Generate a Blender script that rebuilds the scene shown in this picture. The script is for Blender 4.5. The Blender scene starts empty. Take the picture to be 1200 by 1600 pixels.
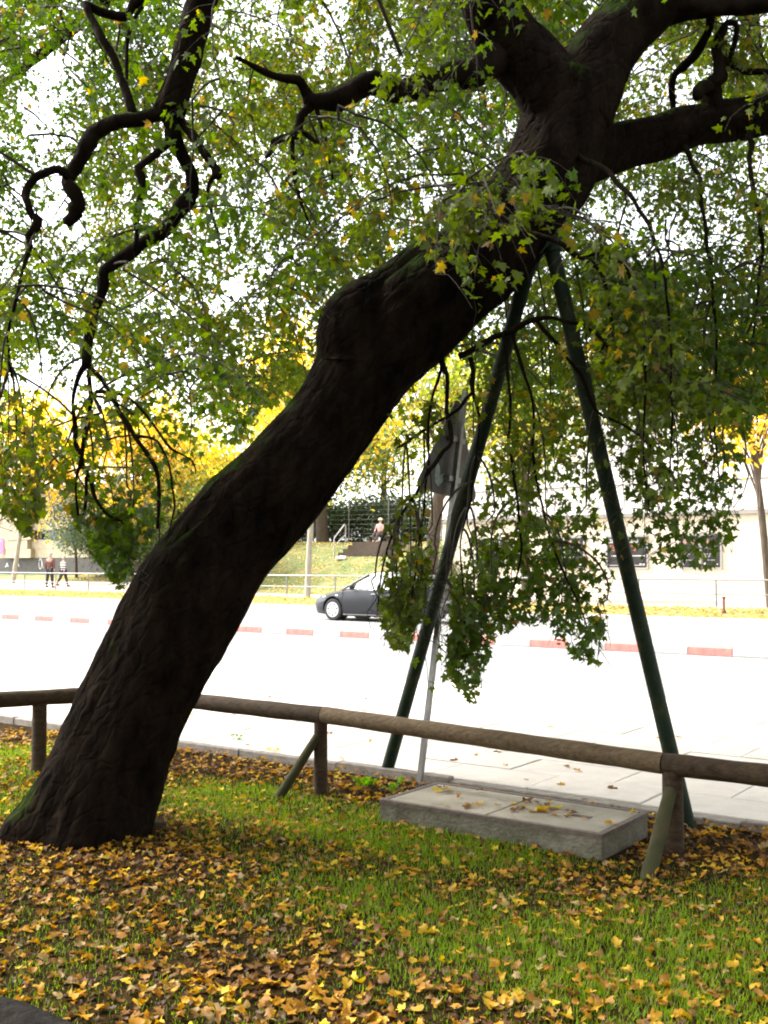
import bpy, bmesh, math, random
import numpy as np
from mathutils import Vector, noise as mnoise

SEED = 11
random.seed(SEED)
rng = np.random.default_rng(SEED)
scene = bpy.context.scene
COL = scene.collection

# ------------------------------------------------------------------ camera, sky, sun, exposure
F = 1640.0                       # focal length in photo pixels (photo is 1200 x 1600)
EYE = 1.5
PITCH = math.atan(88.0 / F)
cam_d = bpy.data.cameras.new('camera')
cam_d.sensor_fit = 'VERTICAL'
cam_d.sensor_height = 36.0
cam_d.lens = 36.0 * F / 1600.0
cam_d.clip_start = 0.05
cam_d.clip_end = 6000.0
cam = bpy.data.objects.new('camera', cam_d)
cam.location = (0, 0, EYE)
cam.rotation_euler = (math.pi / 2 + PITCH, 0, 0)
COL.objects.link(cam)
scene.camera = cam

SUN_EL, SUN_AZ = math.radians(47), math.radians(-66)      # azimuth from +Y towards +X
world = bpy.data.worlds.new('World')
scene.world = world
world.use_nodes = True
wt = world.node_tree
for n_ in list(wt.nodes):
    wt.nodes.remove(n_)
w_out = wt.nodes.new('ShaderNodeOutputWorld')
w_bg = wt.nodes.new('ShaderNodeBackground')
w_sky = wt.nodes.new('ShaderNodeTexSky')
w_sky.sky_type = 'NISHITA'
w_sky.sun_disc = False
w_sky.sun_elevation = SUN_EL
w_sky.sun_rotation = SUN_AZ
w_sky.air_density = 1.0
w_sky.dust_density = 4.0
w_bw = wt.nodes.new('ShaderNodeRGBToBW')
w_mix = wt.nodes.new('ShaderNodeMix')                     # cloud veil: the sky loses its blue
w_mix.data_type = 'RGBA'
w_mix.inputs[0].default_value = 0.86
wt.links.new(w_sky.outputs[0], w_bw.inputs[0])
wt.links.new(w_sky.outputs[0], w_mix.inputs[6])
wt.links.new(w_bw.outputs[0], w_mix.inputs[7])
wt.links.new(w_mix.outputs[2], w_bg.inputs[0])
w_bg.inputs[1].default_value = 0.15
wt.links.new(w_bg.outputs[0], w_out.inputs[0])

sun_d = bpy.data.lights.new('sun', 'SUN')
sun_d.energy = 1.5
sun_d.angle = math.radians(12)
sun_d.color = (1.0, 0.95, 0.86)
sun = bpy.data.objects.new('sun', sun_d)
sdir = Vector((math.sin(SUN_AZ) * math.cos(SUN_EL), math.cos(SUN_AZ) * math.cos(SUN_EL), math.sin(SUN_EL)))
sun.rotation_euler = sdir.to_track_quat('Z', 'Y').to_euler()
sun.location = (0, 0, 30)
COL.objects.link(sun)

vs = scene.view_settings
vs.view_transform = 'Standard'
vs.look = 'None'
vs.exposure = 2.65
vs.gamma = 1.0
vs.use_curve_mapping = False
scene.cycles.filter_width = 2.0
scene.cycles.max_bounces = 8
scene.cycles.diffuse_bounces = 4
scene.cycles.transmission_bounces = 4
scene.cycles.transparent_max_bounces = 4

# ------------------------------------------------------------------ measuring helpers
cp, sp = math.cos(PITCH), math.sin(PITCH)
def ray(x, y):
    dx, dy = (x - 600) / F, (800 - y) / F
    return Vector((dx, cp - dy * sp, sp + dy * cp))
def at(x, y, D):                          # the point seen at photo pixel (x, y) that stands D metres out
    r = ray(x, y); t = D / r.y
    return Vector((r.x * t, D, EYE + r.z * t))
def onz(x, y, z=0.0):
    r = ray(x, y); t = (z - EYE) / r.z
    return Vector((r.x * t, r.y * t, z))
def proj(P):                              # numpy (k,3) -> photo pixels and depth
    P = np.asarray(P, float)
    d = P - np.array((0, 0, EYE))
    fwd = d[:, 1] * cp + d[:, 2] * sp
    up = -d[:, 1] * sp + d[:, 2] * cp
    f = np.where(fwd > 0.05, fwd, 0.05)
    return 600 + F * d[:, 0] / f, 800 - F * up / f, fwd

TH = math.radians(36)                     # the road runs at 36 degrees to the picture
UX, UY = -math.cos(TH), math.sin(TH)      # along the road, away to the left
NX, NY = math.sin(TH), math.cos(TH)       # across the road, away
def R(u, n, z=0.0):
    return Vector((u * UX + n * NX, u * UY + n * NY, z))
def un(x, y):
    return x * UX + y * UY, x * NX + y * NY
def onn(x, y, n):                         # pixel on the upright plane at road distance n
    r = ray(x, y); t = n / (r.x * NX + r.y * NY)
    return Vector((r.x * t, r.y * t, EYE + r.z * t))
def px_u(x, n):
    p = onn(x, 888, n)
    return un(p.x, p.y)[0]
ROADROT = math.atan2(UY, UX)              # local +x = along the road (u), local +y = towards the camera (-n)
def sstep(a, b, v):
    t = np.clip((np.asarray(v, float) - a) / (b - a), 0, 1)
    return t * t * (3 - 2 * t)

# ------------------------------------------------------------------ materials
def mat(name, c1, c2=None, scale=6.0, rough=0.8, bump=0.0, bscale=30.0, metal=0.0, spec=0.4, coords='Object', detail=6.0, stretch=None, bdist=0.02, c3=None):
    m = bpy.data.materials.new(name)
    m.use_nodes = True
    nt = m.node_tree
    b = nt.nodes['Principled BSDF']
    b.inputs['Roughness'].default_value = rough
    b.inputs['Metallic'].default_value = metal
    b.inputs['Specular IOR Level'].default_value = spec
    b.inputs['Base Color'].default_value = (*c1, 1)
    tc = nt.nodes.new('ShaderNodeTexCoord')
    vec = tc.outputs[coords]
    if stretch:
        mp = nt.nodes.new('ShaderNodeMapping')
        mp.inputs['Scale'].default_value = stretch
        nt.links.new(vec, mp.inputs[0]); vec = mp.outputs[0]
    if c2 is not None:
        nz = nt.nodes.new('ShaderNodeTexNoise')
        nz.inputs['Scale'].default_value = scale
        nz.inputs['Detail'].default_value = detail
        nz.inputs['Roughness'].default_value = 0.65
        nt.links.new(vec, nz.inputs['Vector'])
        rp = nt.nodes.new('ShaderNodeValToRGB')
        rp.color_ramp.elements[0].position = 0.34
        rp.color_ramp.elements[0].color = (*c1, 1)
        rp.color_ramp.elements[1].position = 0.66
        rp.color_ramp.elements[1].color = (*c2, 1)
        if c3 is not None:
            e = rp.color_ramp.elements.new(0.5); e.color = (*c3, 1)
        nt.links.new(nz.outputs['Fac'], rp.inputs[0])
        nt.links.new(rp.outputs[0], b.inputs['Base Color'])
    if bump:
        nb = nt.nodes.new('ShaderNodeTexNoise')
        nb.inputs['Scale'].default_value = bscale
        nb.inputs['Detail'].default_value = 8
        nt.links.new(vec, nb.inputs['Vector'])
        bp = nt.nodes.new('ShaderNodeBump')
        bp.inputs['Strength'].default_value = bump
        bp.inputs['Distance'].default_value = bdist
        nt.links.new(nb.outputs['Fac'], bp.inputs['Height'])
        nt.links.new(bp.outputs[0], b.inputs['Normal'])
    return m

def leaf_mat(name, trans=0.5, rough=0.5, gloss=0.06):
    m = bpy.data.materials.new(name)
    m.use_nodes = True
    nt = m.node_tree
    for n_ in list(nt.nodes):
        nt.nodes.remove(n_)
    o = nt.nodes.new('ShaderNodeOutputMaterial')
    a = nt.nodes.new('ShaderNodeAttribute'); a.attribute_name = 'Col'
    d = nt.nodes.new('ShaderNodeBsdfDiffuse')
    t = nt.nodes.new('ShaderNodeBsdfTranslucent')
    hs = nt.nodes.new('ShaderNodeHueSaturation')
    hs.inputs['Saturation'].default_value = 1.1
    hs.inputs['Value'].default_value = 1.5
    g = nt.nodes.new('ShaderNodeBsdfGlossy'); g.inputs['Roughness'].default_value = rough
    m1 = nt.nodes.new('ShaderNodeMixShader'); m1.inputs[0].default_value = trans
    m2 = nt.nodes.new('ShaderNodeMixShader'); m2.inputs[0].default_value = gloss
    nt.links.new(a.outputs['Color'], d.inputs[0])
    nt.links.new(a.outputs['Color'], hs.inputs['Color'])
    nt.links.new(hs.outputs[0], t.inputs[0])
    nt.links.new(d.outputs[0], m1.inputs[1]); nt.links.new(t.outputs[0], m1.inputs[2])
    nt.links.new(m1.outputs[0], m2.inputs[1]); nt.links.new(g.outputs[0], m2.inputs[2])
    nt.links.new(m2.outputs[0], o.inputs[0])
    return m

def bark_mat(name, c1, c2, moss, moss_amt=0.5, scale=9.0, stretch=(1, 1, 0.35), bump=0.9):
    m = mat(name, c1, c2, scale=scale, rough=0.95, bump=bump, bscale=22.0, spec=0.02, stretch=stretch, bdist=0.03)
    nt = m.node_tree
    b = nt.nodes['Principled BSDF']
    old = b.inputs['Base Color'].links[0].from_socket
    geo = nt.nodes.new('ShaderNodeNewGeometry')
    sx = nt.nodes.new('ShaderNodeSeparateXYZ')
    nt.links.new(geo.outputs['Normal'], sx.inputs[0])
    nz = nt.nodes.new('ShaderNodeTexNoise'); nz.inputs['Scale'].default_value = 5.0; nz.inputs['Detail'].default_value = 8
    tc = nt.nodes.new('ShaderNodeTexCoord'); nt.links.new(tc.outputs['Object'], nz.inputs['Vector'])
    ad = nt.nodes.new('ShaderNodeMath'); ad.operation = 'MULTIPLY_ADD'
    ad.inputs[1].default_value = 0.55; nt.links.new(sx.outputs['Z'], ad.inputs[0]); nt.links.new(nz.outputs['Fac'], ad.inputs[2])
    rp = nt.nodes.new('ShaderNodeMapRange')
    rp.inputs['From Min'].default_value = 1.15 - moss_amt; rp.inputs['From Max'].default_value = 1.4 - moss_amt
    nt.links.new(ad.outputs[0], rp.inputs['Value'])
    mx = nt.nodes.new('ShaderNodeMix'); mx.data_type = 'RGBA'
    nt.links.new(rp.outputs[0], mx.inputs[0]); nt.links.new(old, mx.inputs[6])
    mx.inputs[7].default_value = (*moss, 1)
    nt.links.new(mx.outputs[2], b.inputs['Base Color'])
    return m

def crackle(m, sc=13.0, rot=0.72, strength=0.5):
    nt = m.node_tree; b = nt.nodes['Principled BSDF']
    tc = nt.nodes.new('ShaderNodeTexCoord'); mp = nt.nodes.new('ShaderNodeMapping'); mp.inputs['Rotation'].default_value = (0, -rot, 0)
    m2 = nt.nodes.new('ShaderNodeMapping'); m2.inputs['Scale'].default_value = (1, 1, 0.28)
    vo = nt.nodes.new('ShaderNodeTexVoronoi'); vo.feature = 'DISTANCE_TO_EDGE'; vo.inputs['Scale'].default_value = sc
    nz = nt.nodes.new('ShaderNodeTexNoise'); nz.inputs['Scale'].default_value = 6
    ad = nt.nodes.new('ShaderNodeMix'); ad.data_type = 'VECTOR'; ad.inputs[0].default_value = 0.12
    nt.links.new(tc.outputs['Object'], mp.inputs[0]); nt.links.new(mp.outputs[0], m2.inputs[0]); nt.links.new(tc.outputs['Object'], nz.inputs['Vector'])
    nt.links.new(m2.outputs[0], ad.inputs[4]); nt.links.new(nz.outputs['Color'], ad.inputs[5]); nt.links.new(ad.outputs[1], vo.inputs['Vector'])
    rp = nt.nodes.new('ShaderNodeMapRange'); rp.inputs['From Max'].default_value = 0.16; nt.links.new(vo.outputs['Distance'], rp.inputs['Value'])
    bp = nt.nodes.new('ShaderNodeBump'); bp.inputs['Strength'].default_value = strength; bp.inputs['Distance'].default_value = 0.02
    nt.links.new(rp.outputs[0], bp.inputs['Height'])
    old = b.inputs['Normal'].links[0].from_socket
    nt.links.new(old, bp.inputs['Normal']); nt.links.new(bp.outputs[0], b.inputs['Normal'])
M = {}
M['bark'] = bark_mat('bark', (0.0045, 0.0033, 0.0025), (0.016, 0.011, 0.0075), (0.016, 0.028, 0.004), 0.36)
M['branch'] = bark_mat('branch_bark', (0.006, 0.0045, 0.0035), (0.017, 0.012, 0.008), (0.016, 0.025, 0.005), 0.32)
crackle(M['bark'])
M['twig'] = mat('twig_bark', (0.022, 0.016, 0.011), (0.045, 0.032, 0.02), 20, 0.9)
M['leaf'] = leaf_mat('maple_leaf', 0.62, 0.5, 0.025)
M['dryleaf'] = leaf_mat('fallen_leaf', 0.25, 0.5, 0.02)
M['farleaf'] = leaf_mat('far_leaf', 0.5)
M['grass'] = leaf_mat('grass_blade', 0.45, 0.6, 0.012)
M['soil'] = mat('soil', (0.014, 0.008, 0.004), (0.050, 0.028, 0.011), 14, 0.95, 1.0, 45, c3=(0.026, 0.019, 0.006), spec=0.02, bdist=0.04)
M['fence'] = mat('weathered_wood', (0.024, 0.015, 0.008), (0.066, 0.042, 0.023), 7, 0.85, 0.6, 18, stretch=(0.25, 5, 5), spec=0.25, bdist=0.01)
M['palewood'] = mat('bare_wood', (0.17, 0.118, 0.066), (0.075, 0.050, 0.028), 8, 0.8, 0.5, 20, stretch=(0.2, 6, 6), spec=0.25, bdist=0.01)
M['mosswood'] = mat('mossy_wood', (0.030, 0.036, 0.012), (0.060, 0.048, 0.024), 6, 0.9, 0.6, 18, spec=0.2, bdist=0.01)
M['greensteel'] = mat('green_paint', (0.007, 0.016, 0.008), (0.028, 0.034, 0.013), 9, 0.65, 0.3, 40, spec=0.2, c3=(0.008, 0.019, 0.009))
M['steel'] = mat('galvanised', (0.26, 0.26, 0.25), (0.17, 0.17, 0.165), 14, 0.5, 0.1, 60, metal=0.6)
M['signback'] = mat('sign_back', (0.065, 0.063, 0.06), (0.045, 0.043, 0.04), 9, 0.55, 0.05, 40, metal=0.3)
M['concrete'] = mat('concrete', (0.17, 0.145, 0.10), (0.31, 0.275, 0.215), 4, 0.9, 0.5, 70, c3=(0.25, 0.225, 0.17), spec=0.3, detail=12)
M['rust'] = mat('rusty_frame', (0.075, 0.055, 0.042), (0.13, 0.10, 0.08), 16, 0.8, 0.4, 50)
M['pav'] = mat('paving', (0.46, 0.42, 0.37), (0.56, 0.51, 0.45), 3.5, 0.9, 0.35, 80, coords='Object', c3=(0.51, 0.465, 0.41), spec=0.3)
M['joint'] = mat('joint_sand', (0.16, 0.14, 0.11), (0.24, 0.21, 0.17), 20, 0.95)
M['edging'] = mat('edging_stone', (0.15, 0.13, 0.11), (0.24, 0.21, 0.18), 12, 0.9, 0.5, 60)
M['asphalt'] = mat('asphalt', (0.16, 0.158, 0.155), (0.21, 0.205, 0.20), 1.6, 0.75, 0.4, 220, spec=0.5, c3=(0.19, 0.187, 0.182))
M['redpaint'] = mat('red_paint', (0.40, 0.12, 0.10), (0.48, 0.18, 0.15), 9, 0.7, 0.2, 60)
M['whitepaint'] = mat('white_paint', (0.40, 0.39, 0.38), (0.28, 0.275, 0.27), 9, 0.7, 0.2, 60)
M['verge'] = mat('verge_soil', (0.16, 0.12, 0.045), (0.26, 0.19, 0.07), 3, 0.95, c3=(0.13, 0.14, 0.045))
M['hillgrass'] = mat('hill_grass', (0.07, 0.10, 0.025), (0.20, 0.16, 0.07), 0.9, 0.95, c3=(0.11, 0.13, 0.04))
M['farpav'] = mat('far_paving', (0.36, 0.29, 0.24), (0.44, 0.36, 0.31), 1.2, 0.9)
M['clad'] = mat('cream_cladding', (0.62, 0.56, 0.44), (0.68, 0.62, 0.50), 2, 0.8, spec=0.3)
M['cladwhite'] = mat('pale_cladding', (0.72, 0.71, 0.69), (0.78, 0.77, 0.75), 2, 0.8, spec=0.3)
M['ledge'] = mat('ledge_stone', (0.30, 0.28, 0.26), (0.24, 0.23, 0.21), 3, 0.8)
M['stone'] = mat('sandstone', (0.36, 0.31, 0.22), (0.46, 0.40, 0.29), 3, 0.9)
M['plinth'] = mat('dark_plinth', (0.055, 0.052, 0.05), (0.085, 0.08, 0.075), 4, 0.7)
M['darkgap'] = mat('dark_recess', (0.05, 0.045, 0.04), (0.09, 0.05, 0.04), 4, 0.8)
M['frame'] = mat('aluminium', (0.42, 0.42, 0.41), (0.36, 0.36, 0.35), 10, 0.4, metal=0.7)
M['poster'] = mat('black_print', (0.014, 0.014, 0.016), (0.022, 0.02, 0.02), 5, 0.5)
M['skinprint'] = mat('face_print', (0.42, 0.25, 0.19), (0.34, 0.19, 0.14), 14, 0.5)
M['shirtprint'] = mat('shirt_print', (0.55, 0.53, 0.5), (0.3, 0.29, 0.28), 14, 0.5)
M['whiteprint'] = mat('white_print', (0.7, 0.69, 0.68), None, rough=0.5)
M['orangeprint'] = mat('orange_print', (0.62, 0.19, 0.04), None, rough=0.5)
M['magenta'] = mat('magenta_print', (0.50, 0.09, 0.30), (0.55, 0.20, 0.40), 9, 0.5)
M['carpaint'] = mat('car_paint', (0.034, 0.036, 0.041), None, rough=0.28, metal=0.5, spec=0.6)
M['cardark'] = mat('car_trim', (0.012, 0.012, 0.013), None, rough=0.5)
M['carglass'] = mat('car_glass', (0.02, 0.025, 0.028), None, rough=0.03, spec=1.0)
gm_ = bpy.data.materials.new('car_window'); gm_.use_nodes = True; M['carwindow'] = gm_
q_ = gm_.node_tree
for n_ in list(q_.nodes): q_.nodes.remove(n_)
a_, b_, c_, d_ = q_.nodes.new('ShaderNodeOutputMaterial'), q_.nodes.new('ShaderNodeBsdfTransparent'), q_.nodes.new('ShaderNodeBsdfGlossy'), q_.nodes.new('ShaderNodeMixShader')
b_.inputs[0].default_value = (0.75, 0.78, 0.78, 1); c_.inputs['Roughness'].default_value = 0.03; d_.inputs[0].default_value = 0.22
q_.links.new(b_.outputs[0], d_.inputs[1]); q_.links.new(c_.outputs[0], d_.inputs[2]); q_.links.new(d_.outputs[0], a_.inputs[0])
M['tyre'] = mat('tyre', (0.018, 0.018, 0.018), (0.03, 0.03, 0.03), 20, 0.85)
M['rim'] = mat('wheel_rim', (0.62, 0.62, 0.63), None, rough=0.3, metal=0.6)
M['redlens'] = mat('red_lens', (0.45, 0.02, 0.015), None, rough=0.15)
M['clearlens'] = mat('clear_lens', (0.6, 0.62, 0.64), None, rough=0.1)
M['skin'] = mat('skin', (0.50, 0.31, 0.23), None, rough=0.6)
M['maroon'] = mat('maroon_cloth', (0.13, 0.055, 0.05), (0.19, 0.09, 0.08), 8, 0.9)
M['navy'] = mat('dark_cloth', (0.03, 0.03, 0.042), (0.045, 0.045, 0.055), 8, 0.9)
M['greycloth'] = mat('grey_cloth', (0.07, 0.055, 0.06), (0.10, 0.085, 0.09), 8, 0.9)
M['pinkcloth'] = mat('pink_cloth', (0.55, 0.33, 0.34), (0.62, 0.42, 0.42), 8, 0.9)
M['blackshoe'] = mat('shoe', (0.02, 0.02, 0.02), None, rough=0.6)
M['greyhair'] = mat('grey_hair', (0.42, 0.38, 0.33), (0.52, 0.48, 0.42), 20, 0.9)
M['hat'] = mat('straw_hat', (0.62, 0.54, 0.40), (0.68, 0.60, 0.46), 20, 0.9)
M['brownbark'] = mat('plain_bark', (0.060, 0.045, 0.033), (0.11, 0.085, 0.063), 5, 0.95, 0.6, 20, stretch=(3, 3, 0.6))
M['palebark'] = mat('pale_bark', (0.26, 0.25, 0.20), (0.38, 0.36, 0.29), 5, 0.95, 0.4, 20, stretch=(3, 3, 0.6))
M['bollard'] = mat('bollard_paint', (0.16, 0.06, 0.05), None, rough=0.5)
M['whitebag'] = mat('white_plastic', (0.75, 0.75, 0.76), None, rough=0.4)
M['ground'] = mat('far_soil', (0.10, 0.10, 0.06), (0.16, 0.14, 0.08), 0.05, 0.95)
def stripes():
    m = mat('striped_cloth', (0.7, 0.7, 0.7), None, rough=0.9)
    nt = m.node_tree
    tc = nt.nodes.new('ShaderNodeTexCoord'); wv = nt.nodes.new('ShaderNodeTexWave')
    wv.bands_direction = 'Z'; wv.inputs['Scale'].default_value = 2.6
    rp = nt.nodes.new('ShaderNodeValToRGB'); rp.color_ramp.interpolation = 'CONSTANT'
    rp.color_ramp.elements[0].color = (0.02, 0.02, 0.022, 1); rp.color_ramp.elements[1].position = 0.45
    rp.color_ramp.elements[1].color = (0.72, 0.72, 0.72, 1)
    nt.links.new(tc.outputs['Object'], wv.inputs[0]); nt.links.new(wv.outputs['Fac'], rp.inputs[0])
    nt.links.new(rp.outputs[0], nt.nodes['Principled BSDF'].inputs['Base Color'])
    return m
M['stripes'] = stripes()

# ------------------------------------------------------------------ mesh helpers
def tag(o, label=None, cat=None, group=None, kind=None):
    if label: o['label'] = label
    if cat: o['category'] = cat
    if group: o['group'] = group
    if kind: o['kind'] = kind
    return o
def empty(name, loc=(0, 0, 0), rz=0.0):
    o = bpy.data.objects.new(name, None)
    o.empty_display_size = 0.1
    o.location = loc; o.rotation_euler = (0, 0, rz)
    COL.objects.link(o)
    return o
def link(name, me, m, parent=None, loc=None, rot=None):
    if m is not None and len(me.materials) == 0:
        me.materials.append(m)
    o = bpy.data.objects.new(name, me)
    COL.objects.link(o)
    if parent is not None: o.parent = parent
    if loc is not None: o.location = loc
    if rot is not None: o.rotation_euler = rot
    return o
def np_mesh(name, V, tris=None, quads=None, smooth=False, col=None):
    V = np.asarray(V, np.float32)
    loops, starts, tot = [], [], []
    n0 = 0
    if quads is not None and len(quads):
        q = np.asarray(quads, np.int32); loops.append(q.ravel())
        starts.append(n0 + 4 * np.arange(len(q))); tot.append(np.full(len(q), 4)); n0 += q.size
    if tris is not None and len(tris):
        t = np.asarray(tris, np.int32); loops.append(t.ravel())
        starts.append(n0 + 3 * np.arange(len(t))); tot.append(np.full(len(t), 3)); n0 += t.size
    loops = np.concatenate(loops); starts = np.concatenate(starts); tot = np.concatenate(tot)
    me = bpy.data.meshes.new(name)
    me.vertices.add(len(V)); me.vertices.foreach_set('co', V.ravel())
    me.loops.add(len(loops)); me.loops.foreach_set('vertex_index', loops.astype(np.int32))
    me.polygons.add(len(starts)); me.polygons.foreach_set('loop_start', starts.astype(np.int32))
    me.polygons.foreach_set('loop_total', tot.astype(np.int32))
    if smooth:
        me.polygons.foreach_set('use_smooth', np.ones(len(starts), bool))
    me.update(calc_edges=True); me.validate()
    if col is not None:
        a = me.color_attributes.new('Col', 'FLOAT_COLOR', 'POINT')
        c = np.ones((len(V), 4), np.float32); c[:, :3] = col
        a.data.foreach_set('color', c.ravel())
    return me
class MB:
    def __init__(s): s.v, s.f, s.sm = [], [], []
    def add(s, vs, fs, smooth=False):
        k = len(s.v); s.v += [tuple(v) for v in vs]
        s.f += [tuple(i + k for i in f) for f in fs]; s.sm += [smooth] * len(fs)
        return s
    def box(s, x0, x1, y0, y1, z0, z1, bev=0.0):
        if bev <= 0:
            vs = [(x0, y0, z0), (x1, y0, z0), (x1, y1, z0), (x0, y1, z0), (x0, y0, z1), (x1, y0, z1), (x1, y1, z1), (x0, y1, z1)]
            return s.add(vs, [(0, 3, 2, 1), (4, 5, 6, 7), (0, 1, 5, 4), (1, 2, 6, 5), (2, 3, 7, 6), (3, 0, 4, 7)])
        b = bev                                              # chamfered top rim
        vs = [(x0, y0, z0), (x1, y0, z0), (x1, y1, z0), (x0, y1, z0), (x0, y0, z1 - b), (x1, y0, z1 - b), (x1, y1, z1 - b), (x0, y1, z1 - b),
              (x0 + b, y0 + b, z1), (x1 - b, y0 + b, z1), (x1 - b, y1 - b, z1), (x0 + b, y1 - b, z1)]
        fs = [(0, 3, 2, 1), (8, 9, 10, 11)]
        for a, c in ((0, 4), (4, 8)):
            for i in range(4):
                j = (i + 1) % 4; fs.append((a + i, a + j, c + j, c + i))
        return s.add(vs, fs)
    def tube(s, pts, rad, seg=10, cap=True):
        pts = [Vector(p) for p in pts]
        if not hasattr(rad, '__len__'): rad = [rad] * len(pts)
        rings = []
        t0 = (pts[1] - pts[0]).normalized()
        nrm = t0.orthogonal().normalized()
        for i, p in enumerate(pts):
            a = pts[max(i - 1, 0)]; b = pts[min(i + 1, len(pts) - 1)]
            t = (b - a).normalized()
            nrm = (nrm - t * nrm.dot(t)).normalized(); bn = t.cross(nrm)
            rings.append([p + (nrm * math.cos(2 * math.pi * k / seg) + bn * math.sin(2 * math.pi * k / seg)) * rad[i] for k in range(seg)])
        vs = [v for r_ in rings for v in r_]
        fs = []
        for i in range(len(rings) - 1):
            for k in range(seg):
                j = (k + 1) % seg
                fs.append((i * seg + k, i * seg + j, (i + 1) * seg + j, (i + 1) * seg + k))
        s.add(vs, fs, True)
        if cap:
            s.add(rings[0][::-1], [tuple(range(seg))]); s.add(rings[-1], [tuple(range(seg))])
        return s
    def mesh(s, name):
        me = bpy.data.meshes.new(name); me.from_pydata(s.v, [], s.f)
        me.polygons.foreach_set('use_smooth', s.sm); me.update()
        return me
    def build(s, name, m, parent=None, loc=None, rot=None):
        return link(name, s.mesh(name), m, parent, loc, rot)

def catmull(P, R_, step):
    P = [np.array(p, float) for p in P]; out, rad = [], []
    Q = [2 * P[0] - P[1]] + P + [2 * P[-1] - P[-2]]
    for i in range(1, len(Q) - 2):
        p0, p1, p2, p3 = Q[i - 1:i + 3]
        k = max(2, int(np.linalg.norm(p2 - p1) / step))
        for j in range(k):
            t = j / k
            out.append(0.5 * ((2 * p1) + (p2 - p0) * t + (2 * p0 - 5 * p1 + 4 * p2 - p3) * t * t + (3 * p1 - p0 - 3 * p2 + p3) * t ** 3))
            rad.append(R_[i - 1] * (1 - t) + R_[i] * t)
    out.append(P[-1]); rad.append(R_[-1])
    return np.array(out), np.array(rad)

def bark_tube(name, P, R_, m, parent, seg=20, step=0.06, lump=0.12, ridge=0.0, seedv=0.0, flare=None, zmin=None):
    pts, rad = catmull(P, R_, step)
    tv = np.gradient(pts, axis=0); tv /= np.linalg.norm(tv, axis=1)[:, None]
    nrm = np.cross(tv[0], (0.3, 0.9, 0.1)); nrm /= np.linalg.norm(nrm)
    V, arc = [], 0.0
    for i, (p, r, t) in enumerate(zip(pts, rad, tv)):
        if i: arc += np.linalg.norm(p - pts[i - 1])
        nrm = nrm - t * nrm.dot(t); nrm /= np.linalg.norm(nrm); bn = np.cross(t, nrm)
        for k in range(seg):
            a = 2 * math.pi * k / seg; ca, sa = math.cos(a), math.sin(a)
            rr = r * (1 + lump * mnoise.noise(Vector((ca * 1.1 + seedv, sa * 1.1, arc * 1.4 / max(r * 3, 0.12)))))
            if ridge:
                w = mnoise.noise(Vector((ca * 7 + seedv, sa * 7, arc * 2.2)))
                w2 = mnoise.noise(Vector((ca * 17 + seedv, sa * 17, arc * 7.0)))
                rr += ridge * (-abs(w) * 1.6 + 0.4 + 0.5 * w2)
            d = nrm * ca + bn * sa
            if flare is not None: rr *= flare(p, d)
            q = p + d * rr
            if zmin is not None and q[2] < zmin: q[2] = zmin
            V.append(q)
    n = len(pts)
    idx = np.arange(n * seg).reshape(n, seg)
    q = np.stack([idx[:-1], np.roll(idx[:-1], -1, 1), np.roll(idx[1:], -1, 1), idx[1:]], -1).reshape(-1, 4)
    V.append(pts[-1] + tv[-1] * rad[-1] * 0.5); V.append(pts[0] - tv[0] * rad[0] * 0.3)
    e = n * seg
    tr = [(idx[-1, k], idx[-1, (k + 1) % seg], e) for k in range(seg)] + [(idx[0, (k + 1) % seg], idx[0, k], e + 1) for k in range(seg)]
    return link(name, np_mesh(name, np.array(V), tr, q, True), m, parent), pts, rad

def multi_tube(name, paths, m, parent, seg=4):         # many thin stems, one mesh
    V, Q = [], []; k0 = 0
    ang = 2 * math.pi * np.arange(seg) / seg
    for pts, rad in paths:
        pts = np.asarray(pts, float); n = len(pts)
        tv = np.gradient(pts, axis=0); tv /= np.linalg.norm(tv, axis=1)[:, None] + 1e-9
        a = np.cross(tv, (0.31, 0.83, 0.12)); a /= np.linalg.norm(a, axis=1)[:, None] + 1e-9
        b = np.cross(tv, a)
        rad = np.asarray(rad, float)
        ring = pts[:, None] + rad[:, None, None] * (a[:, None] * np.cos(ang)[None, :, None] + b[:, None] * np.sin(ang)[None, :, None])
        V.append(ring.reshape(-1, 3))
        idx = k0 + np.arange(n * seg).reshape(n, seg)
        Q.append(np.stack([idx[:-1], np.roll(idx[:-1], -1, 1), np.roll(idx[1:], -1, 1), idx[1:]], -1).reshape(-1, 4))
        k0 += n * seg
    return link(name, np_mesh(name, np.concatenate(V), None, np.concatenate(Q), True), m, parent)

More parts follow.
